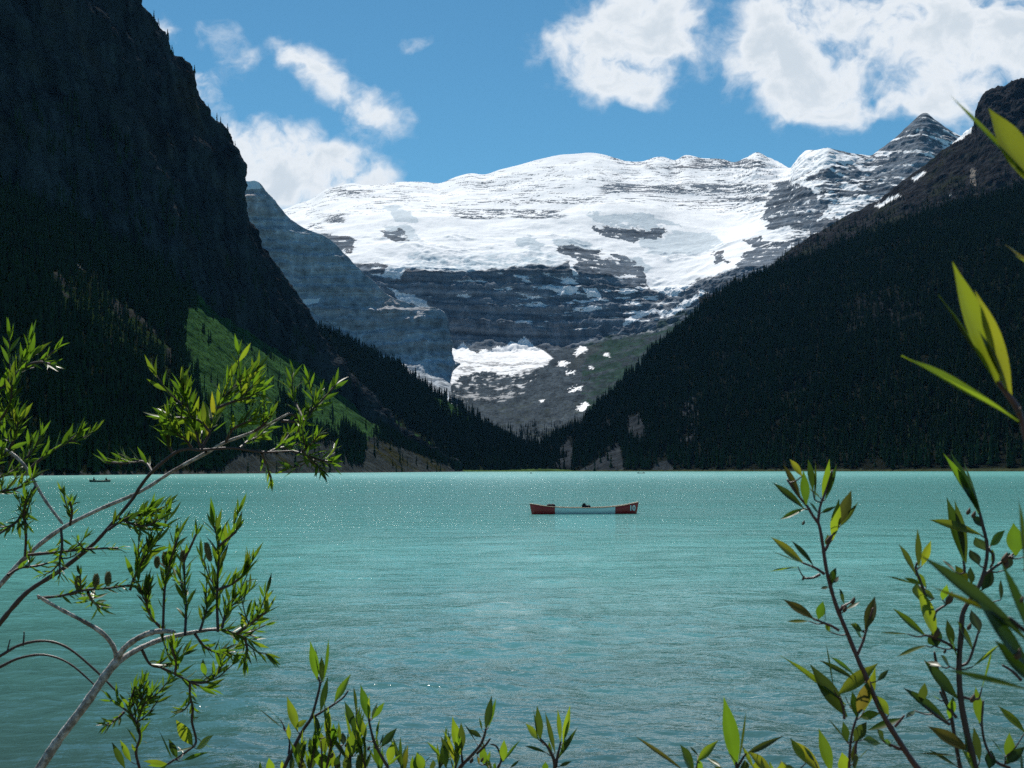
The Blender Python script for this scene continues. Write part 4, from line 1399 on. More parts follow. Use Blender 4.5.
class Shrub:
    """a willow stem or bush: everything is collected first and linked in finish()"""

    def __init__(s, name, label, base, cat='shrub'):
        s.root = empty(name, base)
        tag(s.root, label, cat)
        s.base = Vector(base)
        s.stems = []
        s.leaves = []
        s.others = []
        s.r = random.Random(name + label)

    def stem(s, pts, mat, Y, name='branch', r=None):
        """pts: (px, py, radius_px) list; Y: depth or (start, end)"""
        pts = [p if len(p) == 3 else (p[0], p[1], r) for p in pts]
        y0, y1 = Y if isinstance(Y, tuple) else (Y, Y)
        n = len(pts)
        W = np.array([at(p[0], p[1], y0 + (y1 - y0) * i / max(1, n - 1)) for i, p in enumerate(pts)])
        rad = np.array([p[2] * (y0 + (y1 - y0) * i / max(1, n - 1)) / F for i, p in enumerate(pts)])
        u = idx_u(n)
        un = np.linspace(0, 1, max(8, n * 5))
        Wr = resample(W, u, un)
        Rr = np.interp(un, u, rad)
        kn = np.array([s.r.gauss(0, 1) for _ in un])
        Rr = Rr * (1 + .06 * kn)
        s.stems.append((name, Wr, Rr, mat))
        return Wr, Rr

    def raw_stem(s, W, rad, mat, name='branch'):
        W = np.array(W, float); u = idx_u(len(W)); un = np.linspace(0, 1, 6 * len(W))
        s.stems.append((name, resample(W, u, un), np.interp(un, u, rad), mat))

    def leaf(s, b, tip, wpx, Yb, Yt=None, mat='willow_leaf', roll=None):
        Yt = Yb if Yt is None else Yt
        A_, B_ = Vector(at(b[0], b[1], Yb)), Vector(at(tip[0], tip[1], Yt))
        L = (B_ - A_).length
        s.leaves.append((A_, (B_ - A_).normalized(), L, 1.02 * wpx * Yb / F, s.r.uniform(-.7, .7) if roll is None else roll, mat, True))

    def leaf3(s, A_, d, L, w, roll, mat='willow_leaf'):
        s.leaves.append((Vector(A_), Vector(d).normalized(), L, w, roll, mat, False))

    def leafy(s, Wr, Lpx, n, Y, up=.5, spread=.9, start=.15, wr=.2, mats=('willow_leaf',) * 8 + ('dark_leaf',) + ('yellow_leaf',) * 2, tipn=3):
        """alternate leaves up a twig, longest in the middle, with a tuft at the tip"""
        n_ = len(Wr)
        ks = [start + (1 - start) * (i + s.r.random() * .6) / n for i in range(n)] + [1.0] * tipn
        ph = s.r.uniform(0, 6.28)
        for i, k in enumerate(ks):
            kk = min(k, 1.0) * (n_ - 1)
            a = int(min(kk, n_ - 2)); f_ = kk - a
            p = Vector(Wr[a] * (1 - f_) + Wr[a + 1] * f_)
            T = Vector(Wr[min(a + 2, n_ - 1)] - Wr[max(a - 1, 0)]).normalized()
            ph += 2.4
            side = T.orthogonal().normalized()
            side = Matrix.Rotation(ph, 3, T) @ side
            sp = spread * (.45 if k >= 1 else 1) * s.r.uniform(.6, 1.25)
            d = T + side * sp + Vector((0, 0, up * s.r.uniform(.4, 1.3)))
            L = Lpx * Y / F * s.r.uniform(.6, 1.15)
            s.leaf3(p, d, L, L * wr * s.r.uniform(.75, 1.2), s.r.uniform(-1.4, 1.4), s.r.choice(mats))

    def catkin(s, px, py, h, w, Y, lean=0.0):
        p = Vector(at(px, py, Y)); k = Y / F
        bm = bmesh.new()
        rr = random.Random(int(px * 7 + py))
        n = 90
        for i in range(n):
            t_ = i / n
            a = i * 2.4
            rad = w * k * .5 * math.sin(math.pi * min(1, .12 + .86 * t_)) ** .6
            c_ = Vector((math.cos(a) * rad + lean * t_ * h * k, math.sin(a) * rad, t_ * h * k))
            d = Vector((math.cos(a), math.sin(a), .9)).normalized()
            q = d.to_track_quat('Z', 'Y').to_matrix().to_4x4()
            bmesh.ops.create_cone(bm, segments=4, radius1=.0022, radius2=.0003, depth=.0060, cap_ends=True, matrix=Matrix.Translation(c_) @ q)
        bmesh.ops.create_uvsphere(bm, u_segments=10, v_segments=8, radius=.5, matrix=Matrix.Translation((lean * .5 * h * k, 0, h * k * .5)) @ Matrix.Diagonal((w * k * .9, w * k * .9, h * k * .95, 1)))
        me = bm_mesh('catkin', bm, False)
        s.others.append(('catkin', me, p, 'catkin'))

    def bud(s, px, py, Y, size=5, mat='bud'):
        p = Vector(at(px, py, Y)); k = Y / F * size
        V, f = lathe([(-k * .5, k * .12), (-k * .2, k * .38), (k * .15, k * .36), (k * .5, k * .16), (k * .75, k * .03)], 9)
        me = mesh_from('bud', [(v[0] + .35 * v[2], v[1], v[2]) for v in V], f)
        s.others.append(('bud', me, p, mat))

    def finish(s, cap=100):
        for name, Wr, Rr, mat in s.stems:
            V, f = tube_np(Wr - np.array(s.base), Rr, 8)
            link(name, mesh_from(name, V, f), MATS[mat], s.root)
        for name, me, p, mat in s.others:
            o = link(name, me, MATS[mat], s.root)
            o.location = p - s.base
        # a fine twig to every leaf that does not sit on a stem yet
        pts = np.concatenate([W for _, W, _, _ in s.stems])
        sc3 = np.array((1, .6, 1))
        todo = []
        for l in s.leaves:
            q = np.array(l[0])
            if np.linalg.norm(pts - q, axis=1).min() > .004: todo.append(q)
        tw = []

        def cost(q, pp_):
            return np.linalg.norm((pp_ - q) * sc3, axis=1) + np.where(pp_[:, 2] > q[2] - .001, .02, 0)
        best = []
        for q in todo:
            d_ = cost(q, pts); k_ = int(d_.argmin()); best.append([d_[k_], pts[k_]])
        while todo:
            i = min(range(len(todo)), key=lambda a: best[a][0])
            q = todo.pop(i); a = best.pop(i)[1]
            m1 = a * .55 + q * .45 + np.array((0, 0, -.10 * np.linalg.norm(q - a)))
            tw.append(resample(np.array([a, m1, q]), idx_u(3), np.linspace(0, 1, 8)))
            new = tw[-1][2:]
            for b_, t_ in zip(best, todo):
                d_ = cost(t_, new); k_ = int(d_.argmin())
                if d_[k_] < b_[0]: b_[0], b_[1] = d_[k_], new[k_]
        for W_ in tw:
            V, f = tube_np(W_ - np.array(s.base), np.linspace(.0011, .0007, len(W_)), 6)
            link('twig', mesh_from('twig', V, f), MATS['dark_bark'], s.root)
        # orientation of every leaf
        ms = []
        cp = Vector((0, 0, CAM_H))
        for (A_, d, L, w, roll, mat, exact) in s.leaves:
            up = Vector((0, 0, 1)) if abs(d.z) < .92 else Vector((0, -1, 0))
            # flat side partly towards the sky, partly outwards, then rolled
            n_ = (Vector((0, -.75, .65)) - d * d.dot(Vector((0, -.75, .65))))
            if n_.length < .1: n_ = d.orthogonal()
            n_.normalize()
            n_ = Matrix.Rotation(roll, 3, d) @ n_
            x = d.cross(n_)
            M = Matrix(((x.x * w, d.x * L, n_.x * L, A_.x), (x.y * w, d.y * L, n_.y * L, A_.y), (x.z * w, d.z * L, n_.z * L, A_.z), (0, 0, 0, 1)))
            vis = L * w / max(.2, (A_ - cp).length) ** 2
            px, py = project(np.array([A_ + d * L * .5]))
            if not (-30 < px[0] < 1054 and -30 < py[0] < 790): vis *= .01
            ms.append((vis, M, mat, exact))
        ms.sort(key=lambda q: -q[0])
        base_inv = Matrix.Translation(-s.base)
        for vis, M, mat, exact in ms[:cap]:
            o = bpy.data.objects.new('leaf', LEAVES[mat][s.r.choice((0, 6)) if exact else s.r.randrange(8)])
            C.objects.link(o)
            o.parent = s.root
            o.matrix_local = base_inv @ M
        if len(ms) > cap:
            V, f, mi, rib = [], [], [], []
            names = ['willow_leaf', 'dark_leaf', 'red_leaf', 'yellow_leaf']
            for vis, M, mat, exact in ms[cap:]:
                lm = s.r.choice(LEAVES[mat]); off = len(V)
                Mb = base_inv @ M
                V += [tuple(Mb @ v.co) for v in lm.vertices]
                rib += [1.0 if i % 5 == 2 else 0.0 for i in range(len(lm.vertices))]
                for p in lm.polygons:
                    f.append(tuple(off + i for i in p.vertices)); mi.append(names.index(mat))
            me = mesh_from('foliage', V, f)
            for q in names: me.materials.append(MATS[q])
            me.polygons.foreach_set('material_index', np.array(mi, np.int32))
            at_ = me.attributes.new('Rib', 'FLOAT', 'POINT'); at_.data.foreach_set('value', np.array(rib, np.float32))
            o = link('foliage', me, None, s.root)
            o['kind'] = 'stuff'


def zt(x0, y0, sc_):
    return lambda *pts: [(x0 + p[0] / sc_, y0 + p[1] / sc_) + tuple(p[2:]) for p in pts]


def ground_at(px, Y, z=.45):
    d = ray(px, 768.0)
    return (float(d[0] * Y), Y, z)


# ---- the bush at the left
YL = 2.7
bush = Shrub('willow_shrub', 'large sprawling willow with pale bark and slender leaves along the left edge', ground_at(-60, YL), 'shrub')
bx_, by_, bz_ = bush.base
P0 = at(40, 768, YL)
# pale leaning trunk with its three forks
trunk = bush.stem([(-30, 880, 5.4), (5, 822, 5.0), (40, 768, 4.6), (60, 738, 4.5), (85, 705, 4.4), (105, 676, 4.3), (117, 661, 4.2)], 'pale_bark', YL, 'trunk')
bush.raw_stem([bush.base, bush.base + Vector((.03, 0, .45)), Vector(at(-30, 880, YL))], [.014, .012, .0108], 'pale_bark', 'trunk')
fa = bush.stem([(116, 662, 3.3), (123, 650, 3.0), (135, 640, 2.7), (150, 633, 2.9), (164, 631, 2.5), (174, 632, 2.0)], 'pale_bark', (YL, YL - .06))
fb = bush.stem([(114, 665, 3.0), (128, 655, 2.8), (145, 646, 2.6), (163, 639, 2.4), (185, 634, 2.2), (207, 630, 1.7), (222, 628, 1.3)], 'pale_bark', (YL, YL + .08))
fc = bush.stem([(117, 660, 2.7), (113, 646, 2.4), (101, 632, 2.3), (81, 620, 2.0), (60, 609, 1.9), (46, 601, 1.7), (38, 596, 1.4)], 'pale_bark', (YL, YL - .1))
# two long branches coming in from the left edge
b2 = bush.stem([(-70, 700, 3.2), (-32, 622, 2.9), (0, 585, 2.6), (30, 553, 2.3), (61, 529, 2.1), (98, 510, 1.9), (131, 496, 1.8), (150, 486, 1.7), (173, 471, 1.6), (206, 453, 1.8), (226, 442, 1.6), (255, 431, 1.4), (288, 414, 1.1)], 'pale_bark', (YL + .2, YL))
b3 = bush.stem([(-70, 720, 3.0), (-30, 660, 2.7), (0, 623, 2.5), (14, 606, 2.4), (30, 590, 2.3), (61, 570, 2.1), (89, 548, 2.0), (103, 534, 1.9), (131, 501, 1.7), (140, 487, 1.8), (152, 472, 1.7), (173, 454, 1.6), (187, 449, 1.5), (201, 450, 1.4), (232, 448, 1.3), (262, 452, 1.1), (292, 451, .9)], 'dark_bark', (YL + .1, YL - .1))
for st, q0 in ((b2, (-70, 700, YL + .2)), (b3, (-70, 720, YL + .1))):
    bush.raw_stem([bush.base + Vector((-.02, .02, 0)), (bush.base + Vector(at(*q0))) * .5 + Vector((-.06, 0, .05)), Vector(at(*q0))], [.012, .010, .0085], 'dark_bark')
# dead arching twigs
bush.stem([(-30, 672, 1.6), (0, 656, 1.5), (20, 645, 1.4), (45, 641, 1.3), (68, 648, 1.2), (95, 670, 1.1), (117, 692, .9)], 'dark_bark', YL + .05, 'twig')
bush.stem([(-30, 682, 1.5), (0, 667, 1.4), (20, 658, 1.3), (45, 655, 1.2), (70, 664, 1.0), (98, 688, .8)], 'dark_bark', YL + .12, 'twig')
bush.stem([(23, 646, .9), (24, 636, .8), (24, 632, .6)], 'dark_bark', YL + .05, 'twig')
bush.stem([(7, 652, .9), (9, 644, .7), (10, 640, .6)], 'dark_bark', YL + .05, 'twig')
bush.stem([(-20, 447, 1.8), (0, 448, 1.7), (14, 455, 1.7), (27, 469, 1.6), (36, 485, 1.6), (47, 503, 1.5), (62, 523, 1.4)], 'pale_bark', YL, 'twig')
# leafy twigs: (points, leaf length px, count, up, spread)
TW = [([(-20, 400), (0, 388), (14, 374), (24, 362), (32, 356)], 30, 14, .5, .9), ([(-20, 440), (0, 420), (10, 402), (12, 385)], 28, 12, .5, .9), ([(10, 380), (26, 366), (40, 362), (50, 364)], 24, 5, .1, .6),
      ([(-15, 470), (0, 460), (14, 440), (18, 422)], 30, 12, .4, .9), ([(-10, 480), (8, 474), (24, 462), (32, 448)], 26, 10, .4, .9), ([(28, 470), (42, 458), (56, 448), (68, 442), (78, 434)], 26, 8, .7, .7),
      ([(-20, 500), (0, 492), (18, 488), (32, 478)], 24, 10, .4, .9), ([(36, 485), (28, 500), (18, 520), (5, 530), (-10, 540)], 22, 12, .3, .9), ([(25, 556), (26, 535), (24, 515), (26, 500)], 20, 12, .3, .9), ([(61, 528), (62, 545), (60, 560), (60, 575)], 18, 10, .2, .9),
      ([(8, 575), (20, 568), (36, 566), (52, 562)], 20, 6, .2, .8), ([(70, 525), (72, 512), (70, 502)], 20, 7, .5, .9),
      ([(108, 530), (120, 522), (136, 515), (152, 512)], 24, 14, .3, 1.0), ([(118, 518), (132, 524), (146, 526), (158, 520)], 24, 12, .3, 1.0), ([(28, 555), (60, 552), (90, 549), (118, 548)], 18, 10, .2, .8),
      ([(201, 450), (210, 432), (217, 408), (233, 388), (250, 376)], 34, 16, .4, .9), ([(201, 450), (196, 432), (190, 412), (184, 392)], 34, 13, .5, .9), ([(210, 432), (198, 420), (182, 418), (168, 418)], 32, 8, .3, .8),
      ([(217, 408), (232, 402), (246, 398), (258, 392)], 32, 9, .3, .8), ([(206, 452), (202, 440), (206, 425), (212, 415)], 30, 8, .5, .9), ([(226, 442), (232, 430), (242, 424), (252, 420)], 26, 7, .3, .8),
      ([(152, 472), (147, 464), (138, 461), (124, 463), (106, 462)], 24, 7, .7, .6), ([(173, 454), (168, 444), (164, 430)], 28, 7, .6, .8), ([(192, 449), (186, 440), (178, 434)], 28, 7, .5, .9),
      ([(281, 421), (304, 421), (310, 412), (322, 400), (335, 386)], 26, 10, .5, .9), ([(304, 421), (298, 408), (292, 396), (290, 386)], 26, 6, .6, .7), ([(255, 431), (264, 424), (270, 416)], 22, 5, .5, .8),
      ([(270, 452), (280, 446), (290, 434)], 26, 8, .3, .9), ([(292, 451), (306, 455), (320, 460), (332, 462)], 24, 12, .1, 1.0), ([(300, 453), (310, 445), (318, 436)], 24, 7, .4, .9), ([(262, 453), (267, 466), (271, 478)], 20, 4, -.8, .5), ([(310, 456), (316, 464), (322, 470)], 20, 6, -.5, .9),
      ([(240, 448), (250, 440), (262, 436)], 24, 5, .3, .8), ([(288, 414), (296, 416), (300, 424), (298, 432)], 22, 5, .2, .9),
      ([(218, 632), (217, 600), (218, 570), (219, 546), (214, 526)], 34, 13, .6, .7), ([(219, 546), (226, 540), (236, 532)], 28, 3, .8, .5), ([(217, 590), (230, 585), (240, 578), (246, 572)], 30, 6, .8, .6),
      ([(185, 635), (186, 610), (185, 590), (184, 560)], 28, 12, .5, .8), ([(184, 560), (190, 548), (196, 535)], 28, 4, .6, .6), ([(163, 632), (164, 600), (166, 580), (172, 556), (178, 538)], 28, 12, .5, .8), ([(163, 630), (152, 618), (147, 606), (146, 592)], 26, 9, .6, .8),
      ([(130, 590), (136, 574), (144, 558), (150, 548)], 34, 12, .5, .9), ([(38, 598), (60, 596), (85, 590), (110, 588), (130, 585)], 20, 12, .0, .8), ([(88, 592), (92, 600), (100, 608)], 26, 8, .2, 1.0),
      ([(208, 630), (222, 630), (236, 634), (250, 640)], 26, 14, .3, 1.0), ([(236, 634), (248, 626), (258, 618), (266, 612)], 30, 9, .5, .9), ([(222, 628), (226, 612), (232, 600)], 26, 9, .5, .9), ([(200, 631), (205, 615), (208, 604)], 26, 8, .5, .8), ([(245, 638), (247, 650), (245, 660)], 24, 5, -.8, .6),
      ([(195, 634), (204, 646), (216, 652), (232, 655)], 24, 9, .2, .9),
      ([(142, 650), (150, 664), (162, 668), (175, 674), (190, 682), (205, 688)], 26, 9, .5, .8), ([(190, 682), (206, 682), (218, 672), (222, 662)], 26, 8, .5, .8), ([(175, 674), (176, 662), (172, 648)], 26, 7, .8, .6), ([(190, 682), (190, 695), (193, 708)], 20, 8, .1, .9), ([(193, 708), (192, 722), (196, 742), (186, 752), (168, 764)], 32, 2, .6, .7),
      ([(140, 770), (136, 752), (140, 737), (137, 724), (128, 712), (112, 700)], 24, 10, .4, .9), ([(137, 724), (142, 708), (152, 694)], 26, 12, .4, .9), ([(130, 716), (130, 704), (134, 690)], 22, 9, .4, .9), ([(124, 712), (118, 718), (108, 724)], 18, 6, .1, .8)]
for pts, Lp, n_, up_, sp_ in TW:
    dY = bush.r.uniform(-.08, .10)
    w_, _ = bush.stem([(p[0], p[1], 1.5 - .7 * i / len(pts)) for i, p in enumerate(pts)], 'dark_bark', (YL, YL + dY), 'twig')
    bush.leafy(w_, Lp * .78, max(2, int(n_ * 2.1)), YL, up_, sp_, wr=.185)
    if n_ >= 5:                     # a finer side twig or two off each
        for rep_ in range(2 if n_ > 8 else 1):
            k_ = int(len(w_) * bush.r.uniform(.25, .75))
            T_ = Vector(w_[min(k_ + 2, len(w_) - 1)] - w_[max(k_ - 2, 0)]).normalized()
            d_ = (T_ * .7 + Vector((bush.r.uniform(-.9, .9), bush.r.uniform(-.4, .4), bush.r.uniform(-.1, 1.0)))).normalized()
            L_ = Lp * bush.r.uniform(.8, 1.3) * YL / F
            A0 = np.array(w_[k_]); A1 = A0 + np.array(d_) * L_ * .5 + np.array((0, 0, -.06 * L_)); A2 = A0 + np.array(d_) * L_ + np.array((0, 0, .10 * L_))
            wl = resample(np.array([A0, A1, A2]), idx_u(3), np.linspace(0, 1, 9))
            bush.stems.append(('twig', wl, np.linspace(.0017, .0010, 9), 'dark_bark'))
            bush.leafy(wl, Lp * .70, 7, YL, up_, sp_, wr=.18)
for c_ in ((78, 590, 15, 7), (96, 588, 15, 7), (108, 586, 15, 7), (210, 561, 20, 7), (165, 565, 14, 7), (157, 568, 12, 6), (183, 562, 12, 6)):
    bush.catkin(c_[0], c_[1] - 1, c_[2] * .85, c_[3] * .75, YL, lean=-.25 if c_[0] == 210 else 0)
Z4 = zt(100, 620, 5.19)
for b_, t_, w_, m_ in (((480, 650), (390, 515), 60, 'willow_leaf'), ((500, 670), (595, 600), 55, 'willow_leaf'), ((430, 730), (565, 685), 24, 'willow_leaf'), ((400, 715), (355, 615), 35, 'dark_leaf'), ((375, 725), (318, 590), 10, 'dark_leaf'),
                       ((130, 770), (58, 630), 34, 'dark_leaf'), ((160, 735), (98, 620), 34, 'willow_leaf'), ((375, 200), (380, 75), 34, 'willow_leaf'), ((545, 290), (535, 200), 36, 'willow_leaf')):
    (b1_,), (t1_,) = Z4(b_), Z4(t_)
    bush.leaf(b1_, t1_, w_ / 5.19, YL - .02, YL - .05, m_)
bush.finish(100)


def shoot(name, label, base, stems, leaves, Y, scale_fn, zs, buds=(), cat='shrub', cap=100, bark='dark_bark', extra=()):
    s = Shrub(name, label, base, cat)
    for pts, r0, r1 in stems:
        q = scale_fn(*pts)
        n = len(q)
        s.stem([(p[0], p[1], r0 + (r1 - r0) * i / (n - 1)) for i, p in enumerate(q)], bark, (Y, Y + s.r.uniform(-.03, .03)), 'stem' if r0 >= 1.8 else 'twig')
    first = scale_fn(*stems[0][0])[0]
    P_ = Vector(at(first[0], first[1], Y))
    s.raw_stem([s.base, (s.base * .5 + P_ * .5) + Vector((.02, .02, 0)), P_], [.006, .005, stems[0][1] * Y / F], bark, 'stem')
    for l in leaves:
        (b1_,), (t1_,) = scale_fn(l[0]), scale_fn(l[1])
        s.leaf(b1_, t1_, l[2] / zs, Y + s.r.uniform(-.015, .015), Y + s.r.uniform(-.03, .02), l[3] if len(l) > 3 else s.r.choice(('willow_leaf', 'willow_leaf', 'willow_leaf', 'dark_leaf')), l[4] if len(l) > 4 else None)
    for pts, Lp, n_ in extra:
        q = scale_fn(*pts)
        w_, _ = s.stem([(p[0], p[1], 1.3 - .6 * i / len(q)) for i, p in enumerate(q)], bark, (Y, Y + s.r.uniform(-.04, .05)), 'twig')
        s.leafy(w_, Lp * .85, n_, Y, .9, .5, wr=.16)
    for b_ in buds:
        (p_,) = scale_fn(b_[:2])
        s.bud(p_[0], p_[1], Y - .004, b_[2])
    return s


# ---- low shoots along the bottom
Y1 = 2.2
Z5 = zt(250, 630, 5.565)
s = shoot('willow_shoot', 'leafy willow shoots rising at the bottom just right of the pale trunk', ground_at(300, Y1),
          [([(190, 768), (240, 660), (300, 550), (340, 490), (370, 390), (390, 300), (380, 265)], 2.0, 1.0), ([(340, 490), (410, 450), (480, 405), (520, 375), (545, 340)], 1.3, .8), ([(770, 768), (730, 700), (690, 620), (665, 520), (660, 490)], 1.8, .9), ([(215, 690), (220, 620), (200, 560), (170, 500)], 1.2, .5),
           ([(560, 768), (560, 700), (580, 620), (600, 540)], 1.3, .6), ([(400, 768), (400, 700), (395, 620)], 1.2, .6), ([(480, 768), (500, 700), (510, 640)], 1.2, .6)],
          [((375, 275), (335, 62), 50, 'willow_leaf', .1), ((392, 250), (348, 75), 14, 'dark_leaf', 1.2), ((400, 290), (398, 148), 38, 'willow_leaf', .2), ((408, 285), (437, 42), 22, 'willow_leaf', .9), ((470, 402), (562, 245), 48, 'willow_leaf', 0), ((392, 455), (432, 258), 36, 'dark_leaf', .4), ((265, 565), (205, 370), 52, 'willow_leaf', .2), ((255, 540), (320, 500), 34, 'willow_leaf', .3),
           ((190, 555), (35, 440), 16, 'dark_leaf', 1.0), ((185, 530), (105, 395), 14, 'dark_leaf', 1.0), ((220, 610), (215, 520), 30), ((380, 590), (362, 470), 34, 'dark_leaf', .4), ((425, 590), (425, 450), 30, 'willow_leaf', .5), ((470, 640), (465, 520), 46), ((500, 640), (490, 510), 24), ((585, 560), (525, 395), 44, 'dark_leaf', .2),
           ((590, 470), (575, 310), 24, 'dark_leaf', .9), ((660, 500), (615, 305), 50, 'willow_leaf', .2), ((668, 500), (665, 360), 26), ((680, 495), (748, 400), 34), ((680, 490), (710, 405), 30), ((600, 440), (470, 436), 14, 'dark_leaf', .9), ((705, 610), (725, 490), 30), ((720, 640), (765, 560), 18, 'dark_leaf', .8), ((730, 650), (818, 545), 44), ((770, 740), (800, 620), 50, 'willow_leaf', .1), ((760, 760), (840, 690), 16),
           ((360, 700), (330, 600), 50, 'dark_leaf', .2), ((420, 690), (395, 570), 50), ((560, 700), (570, 560), 52, 'willow_leaf', .1), ((540, 720), (440, 580), 34, 'dark_leaf', .5), ((590, 690), (640, 590), 44), ((600, 640), (560, 500), 36), ((650, 768), (680, 670), 24), ((120, 800), (105, 710), 46, 'willow_leaf', .1), ((60, 800), (55, 735), 18), ((180, 790), (180, 730), 20), ((265, 740), (270, 620), 54, 'dark_leaf', .3), ((350, 768), (330, 690), 50), ((420, 790), (410, 680), 70, 'willow_leaf', .1),
           ((480, 790), (500, 690), 50, 'dark_leaf', .2), ((540, 800), (540, 690), 50), ((610, 800), (600, 690), 48), ((390, 760), (370, 660), 60), ((300, 800), (290, 700), 54, 'red_leaf', .2), ((230, 800), (235, 690), 30, 'dark_leaf', .4), ((460, 768), (455, 660), 40), ((900, 800), (905, 700), 24), ((930, 800), (935, 680), 50), ((520, 640), (515, 570), 36, 'dark_leaf', .3), ((640, 560), (590, 560), 22), ((640, 610), (625, 500), 34), ((560, 600), (620, 590), 20)],
          Y1, Z5, 5.565, buds=((455, 700, 5), (660, 660, 4), (535, 640, 4), (700, 650, 4)),
          extra=(([(420, 830), (430, 740), (450, 640), (440, 580)], 40, 9), ([(520, 830), (540, 740), (570, 660), (580, 600)], 40, 9), ([(640, 830), (640, 760), (620, 690)], 40, 7), ([(330, 830), (340, 740), (360, 660)], 40, 7), ([(270, 830), (280, 760), (290, 720)], 38, 6), ([(840, 850), (850, 790), (840, 760)], 36, 5), ([(720, 850), (720, 790), (710, 750)], 36, 6)))
s.finish()
Z6 = zt(410, 680, 5.689)
s = shoot('willow_shoot', 'low willow shoot at the bottom centre with one tall narrow leaf pair', ground_at(455, Y1),
          [([(270, 520), (300, 480), (340, 440), (400, 370), (425, 310), (430, 280)], 2.0, 1.0), ([(300, 480), (295, 440), (292, 410)], 1.4, .8), ([(500, 500), (520, 450), (500, 390), (480, 370), (460, 365)], 1.3, .7), ([(380, 420), (430, 370), (455, 335)], 1.4, .9)],
          [((430, 285), (465, 88), 42, 'dark_leaf', .2), ((447, 270), (486, 100), 24, 'willow_leaf', .7), ((405, 325), (335, 280), 30), ((410, 285), (390, 212), 14), ((285, 425), (240, 208), 56, 'willow_leaf', .1), ((295, 405), (290, 240), 44, 'dark_leaf', .2), ((262, 430), (180, 278), 18, 'willow_leaf', .8), ((232, 450), (213, 278), 14, 'dark_leaf', .9), ((180, 445), (93, 350), 24), ((378, 362), (300, 240), 11, 'dark_leaf', 1.0), ((530, 462), (535, 335), 44, 'willow_leaf', .1), ((535, 460), (630, 340), 22), ((80, 520), (35, 412), 56, 'willow_leaf', .1), ((205, 500), (185, 355), 50, 'willow_leaf', .1), ((420, 480), (412, 375), 46, 'willow_leaf', .2), ((440, 470), (460, 400), 20), ((480, 520), (490, 470), 40), ((130, 520), (135, 460), 40, 'dark_leaf', .2), ((270, 480), (260, 380), 40), ((225, 440), (175, 320), 30), ((10, 520), (15, 440), 24, 'dark_leaf', .6), ((80, 475), (128, 428), 12), ((570, 500), (625, 455), 16), ((395, 480), (380, 430), 22, 'red_leaf', .2)],
          Y1, Z6, 5.689, buds=((350, 460, 5), (410, 455, 4)), extra=(([(150, 560), (170, 500), (190, 440)], 34, 6), ([(250, 560), (260, 490), (265, 430)], 34, 6), ([(460, 560), (450, 500), (430, 460)], 30, 5)))
s.finish()
s = shoot('willow_shoot', 'small fan shaped willow shoot standing alone at the bottom right of centre', ground_at(556, Y1),
          [([(825, 520), (820, 460), (800, 410), (775, 370), (742, 335)], 2.0, .9), ([(830, 490), (838, 440), (850, 385), (858, 350)], 1.7, .8)],
          [((742, 345), (720, 142), 46, 'dark_leaf', .1), ((722, 330), (694, 162), 13, 'dark_leaf', 1.0), ((732, 338), (652, 248), 50, 'willow_leaf', .1), ((825, 415), (760, 178), 32, 'dark_leaf', .3), ((855, 352), (840, 162), 28, 'willow_leaf', .2), ((872, 372), (890, 162), 14, 'dark_leaf', .9), ((870, 355), (911, 142), 36, 'willow_leaf', .3), ((842, 445), (957, 265), 28, 'dark_leaf', .4), ((858, 425), (892, 328), 28), ((778, 416), (648, 374), 26, 'dark_leaf', .3), ((848, 492), (918, 464), 22, 'dark_leaf', .2), ((770, 520), (770, 465), 36), ((800, 430), (790, 350), 24)],
          Y1, Z6, 5.689)
s.finish()
Y2 = 1.7
Z7 = zt(630, 690, 6.0235)
s = shoot('willow_shoot', 'broad leaved willow shoot at the bottom with one tall upright leaf and reddish leaves', ground_at(738, Y2),
          [([(640, 560), (645, 500), (640, 440)], 2.2, 1.4), ([(420, 560), (400, 470)], 1.8, 1.0), ([(640, 480), (680, 410), (700, 385)], 1.5, .8)],
          [((640, 465), (563, 38), 96, 'willow_leaf', 0), ((652, 445), (686, 118), 22, 'dark_leaf', .9), ((330, 490), (12, 286), 38, 'red_leaf', .3), ((385, 500), (300, 328), 84, 'dark_leaf', .1), ((405, 430), (532, 303), 54, 'willow_leaf', .1), ((410, 395), (358, 338), 20, 'dark_leaf', .4), ((690, 392), (932, 278), 40, 'red_leaf', .2), ((745, 470), (668, 335), 36, 'willow_leaf', .3), ((860, 510), (710, 370), 80, 'yellow_leaf', .1), ((1060, 440), (963, 292), 54, 'willow_leaf', .1), ((550, 470), (462, 408), 36, 'willow_leaf', .2), ((640, 440), (590, 380), 22, 'dark_leaf', .4), ((420, 520), (405, 410), 60, 'willow_leaf', .1), ((760, 520), (790, 400), 70, 'yellow_leaf', .2), ((910, 520), (915, 430), 60, 'yellow_leaf', .1), ((690, 500), (690, 420), 60, 'dark_leaf', .2), ((1000, 480), (920, 460), 40, 'yellow_leaf', .2), ((600, 540), (500, 460), 60)],
          Y2, Z7, 6.0235)
s.finish()

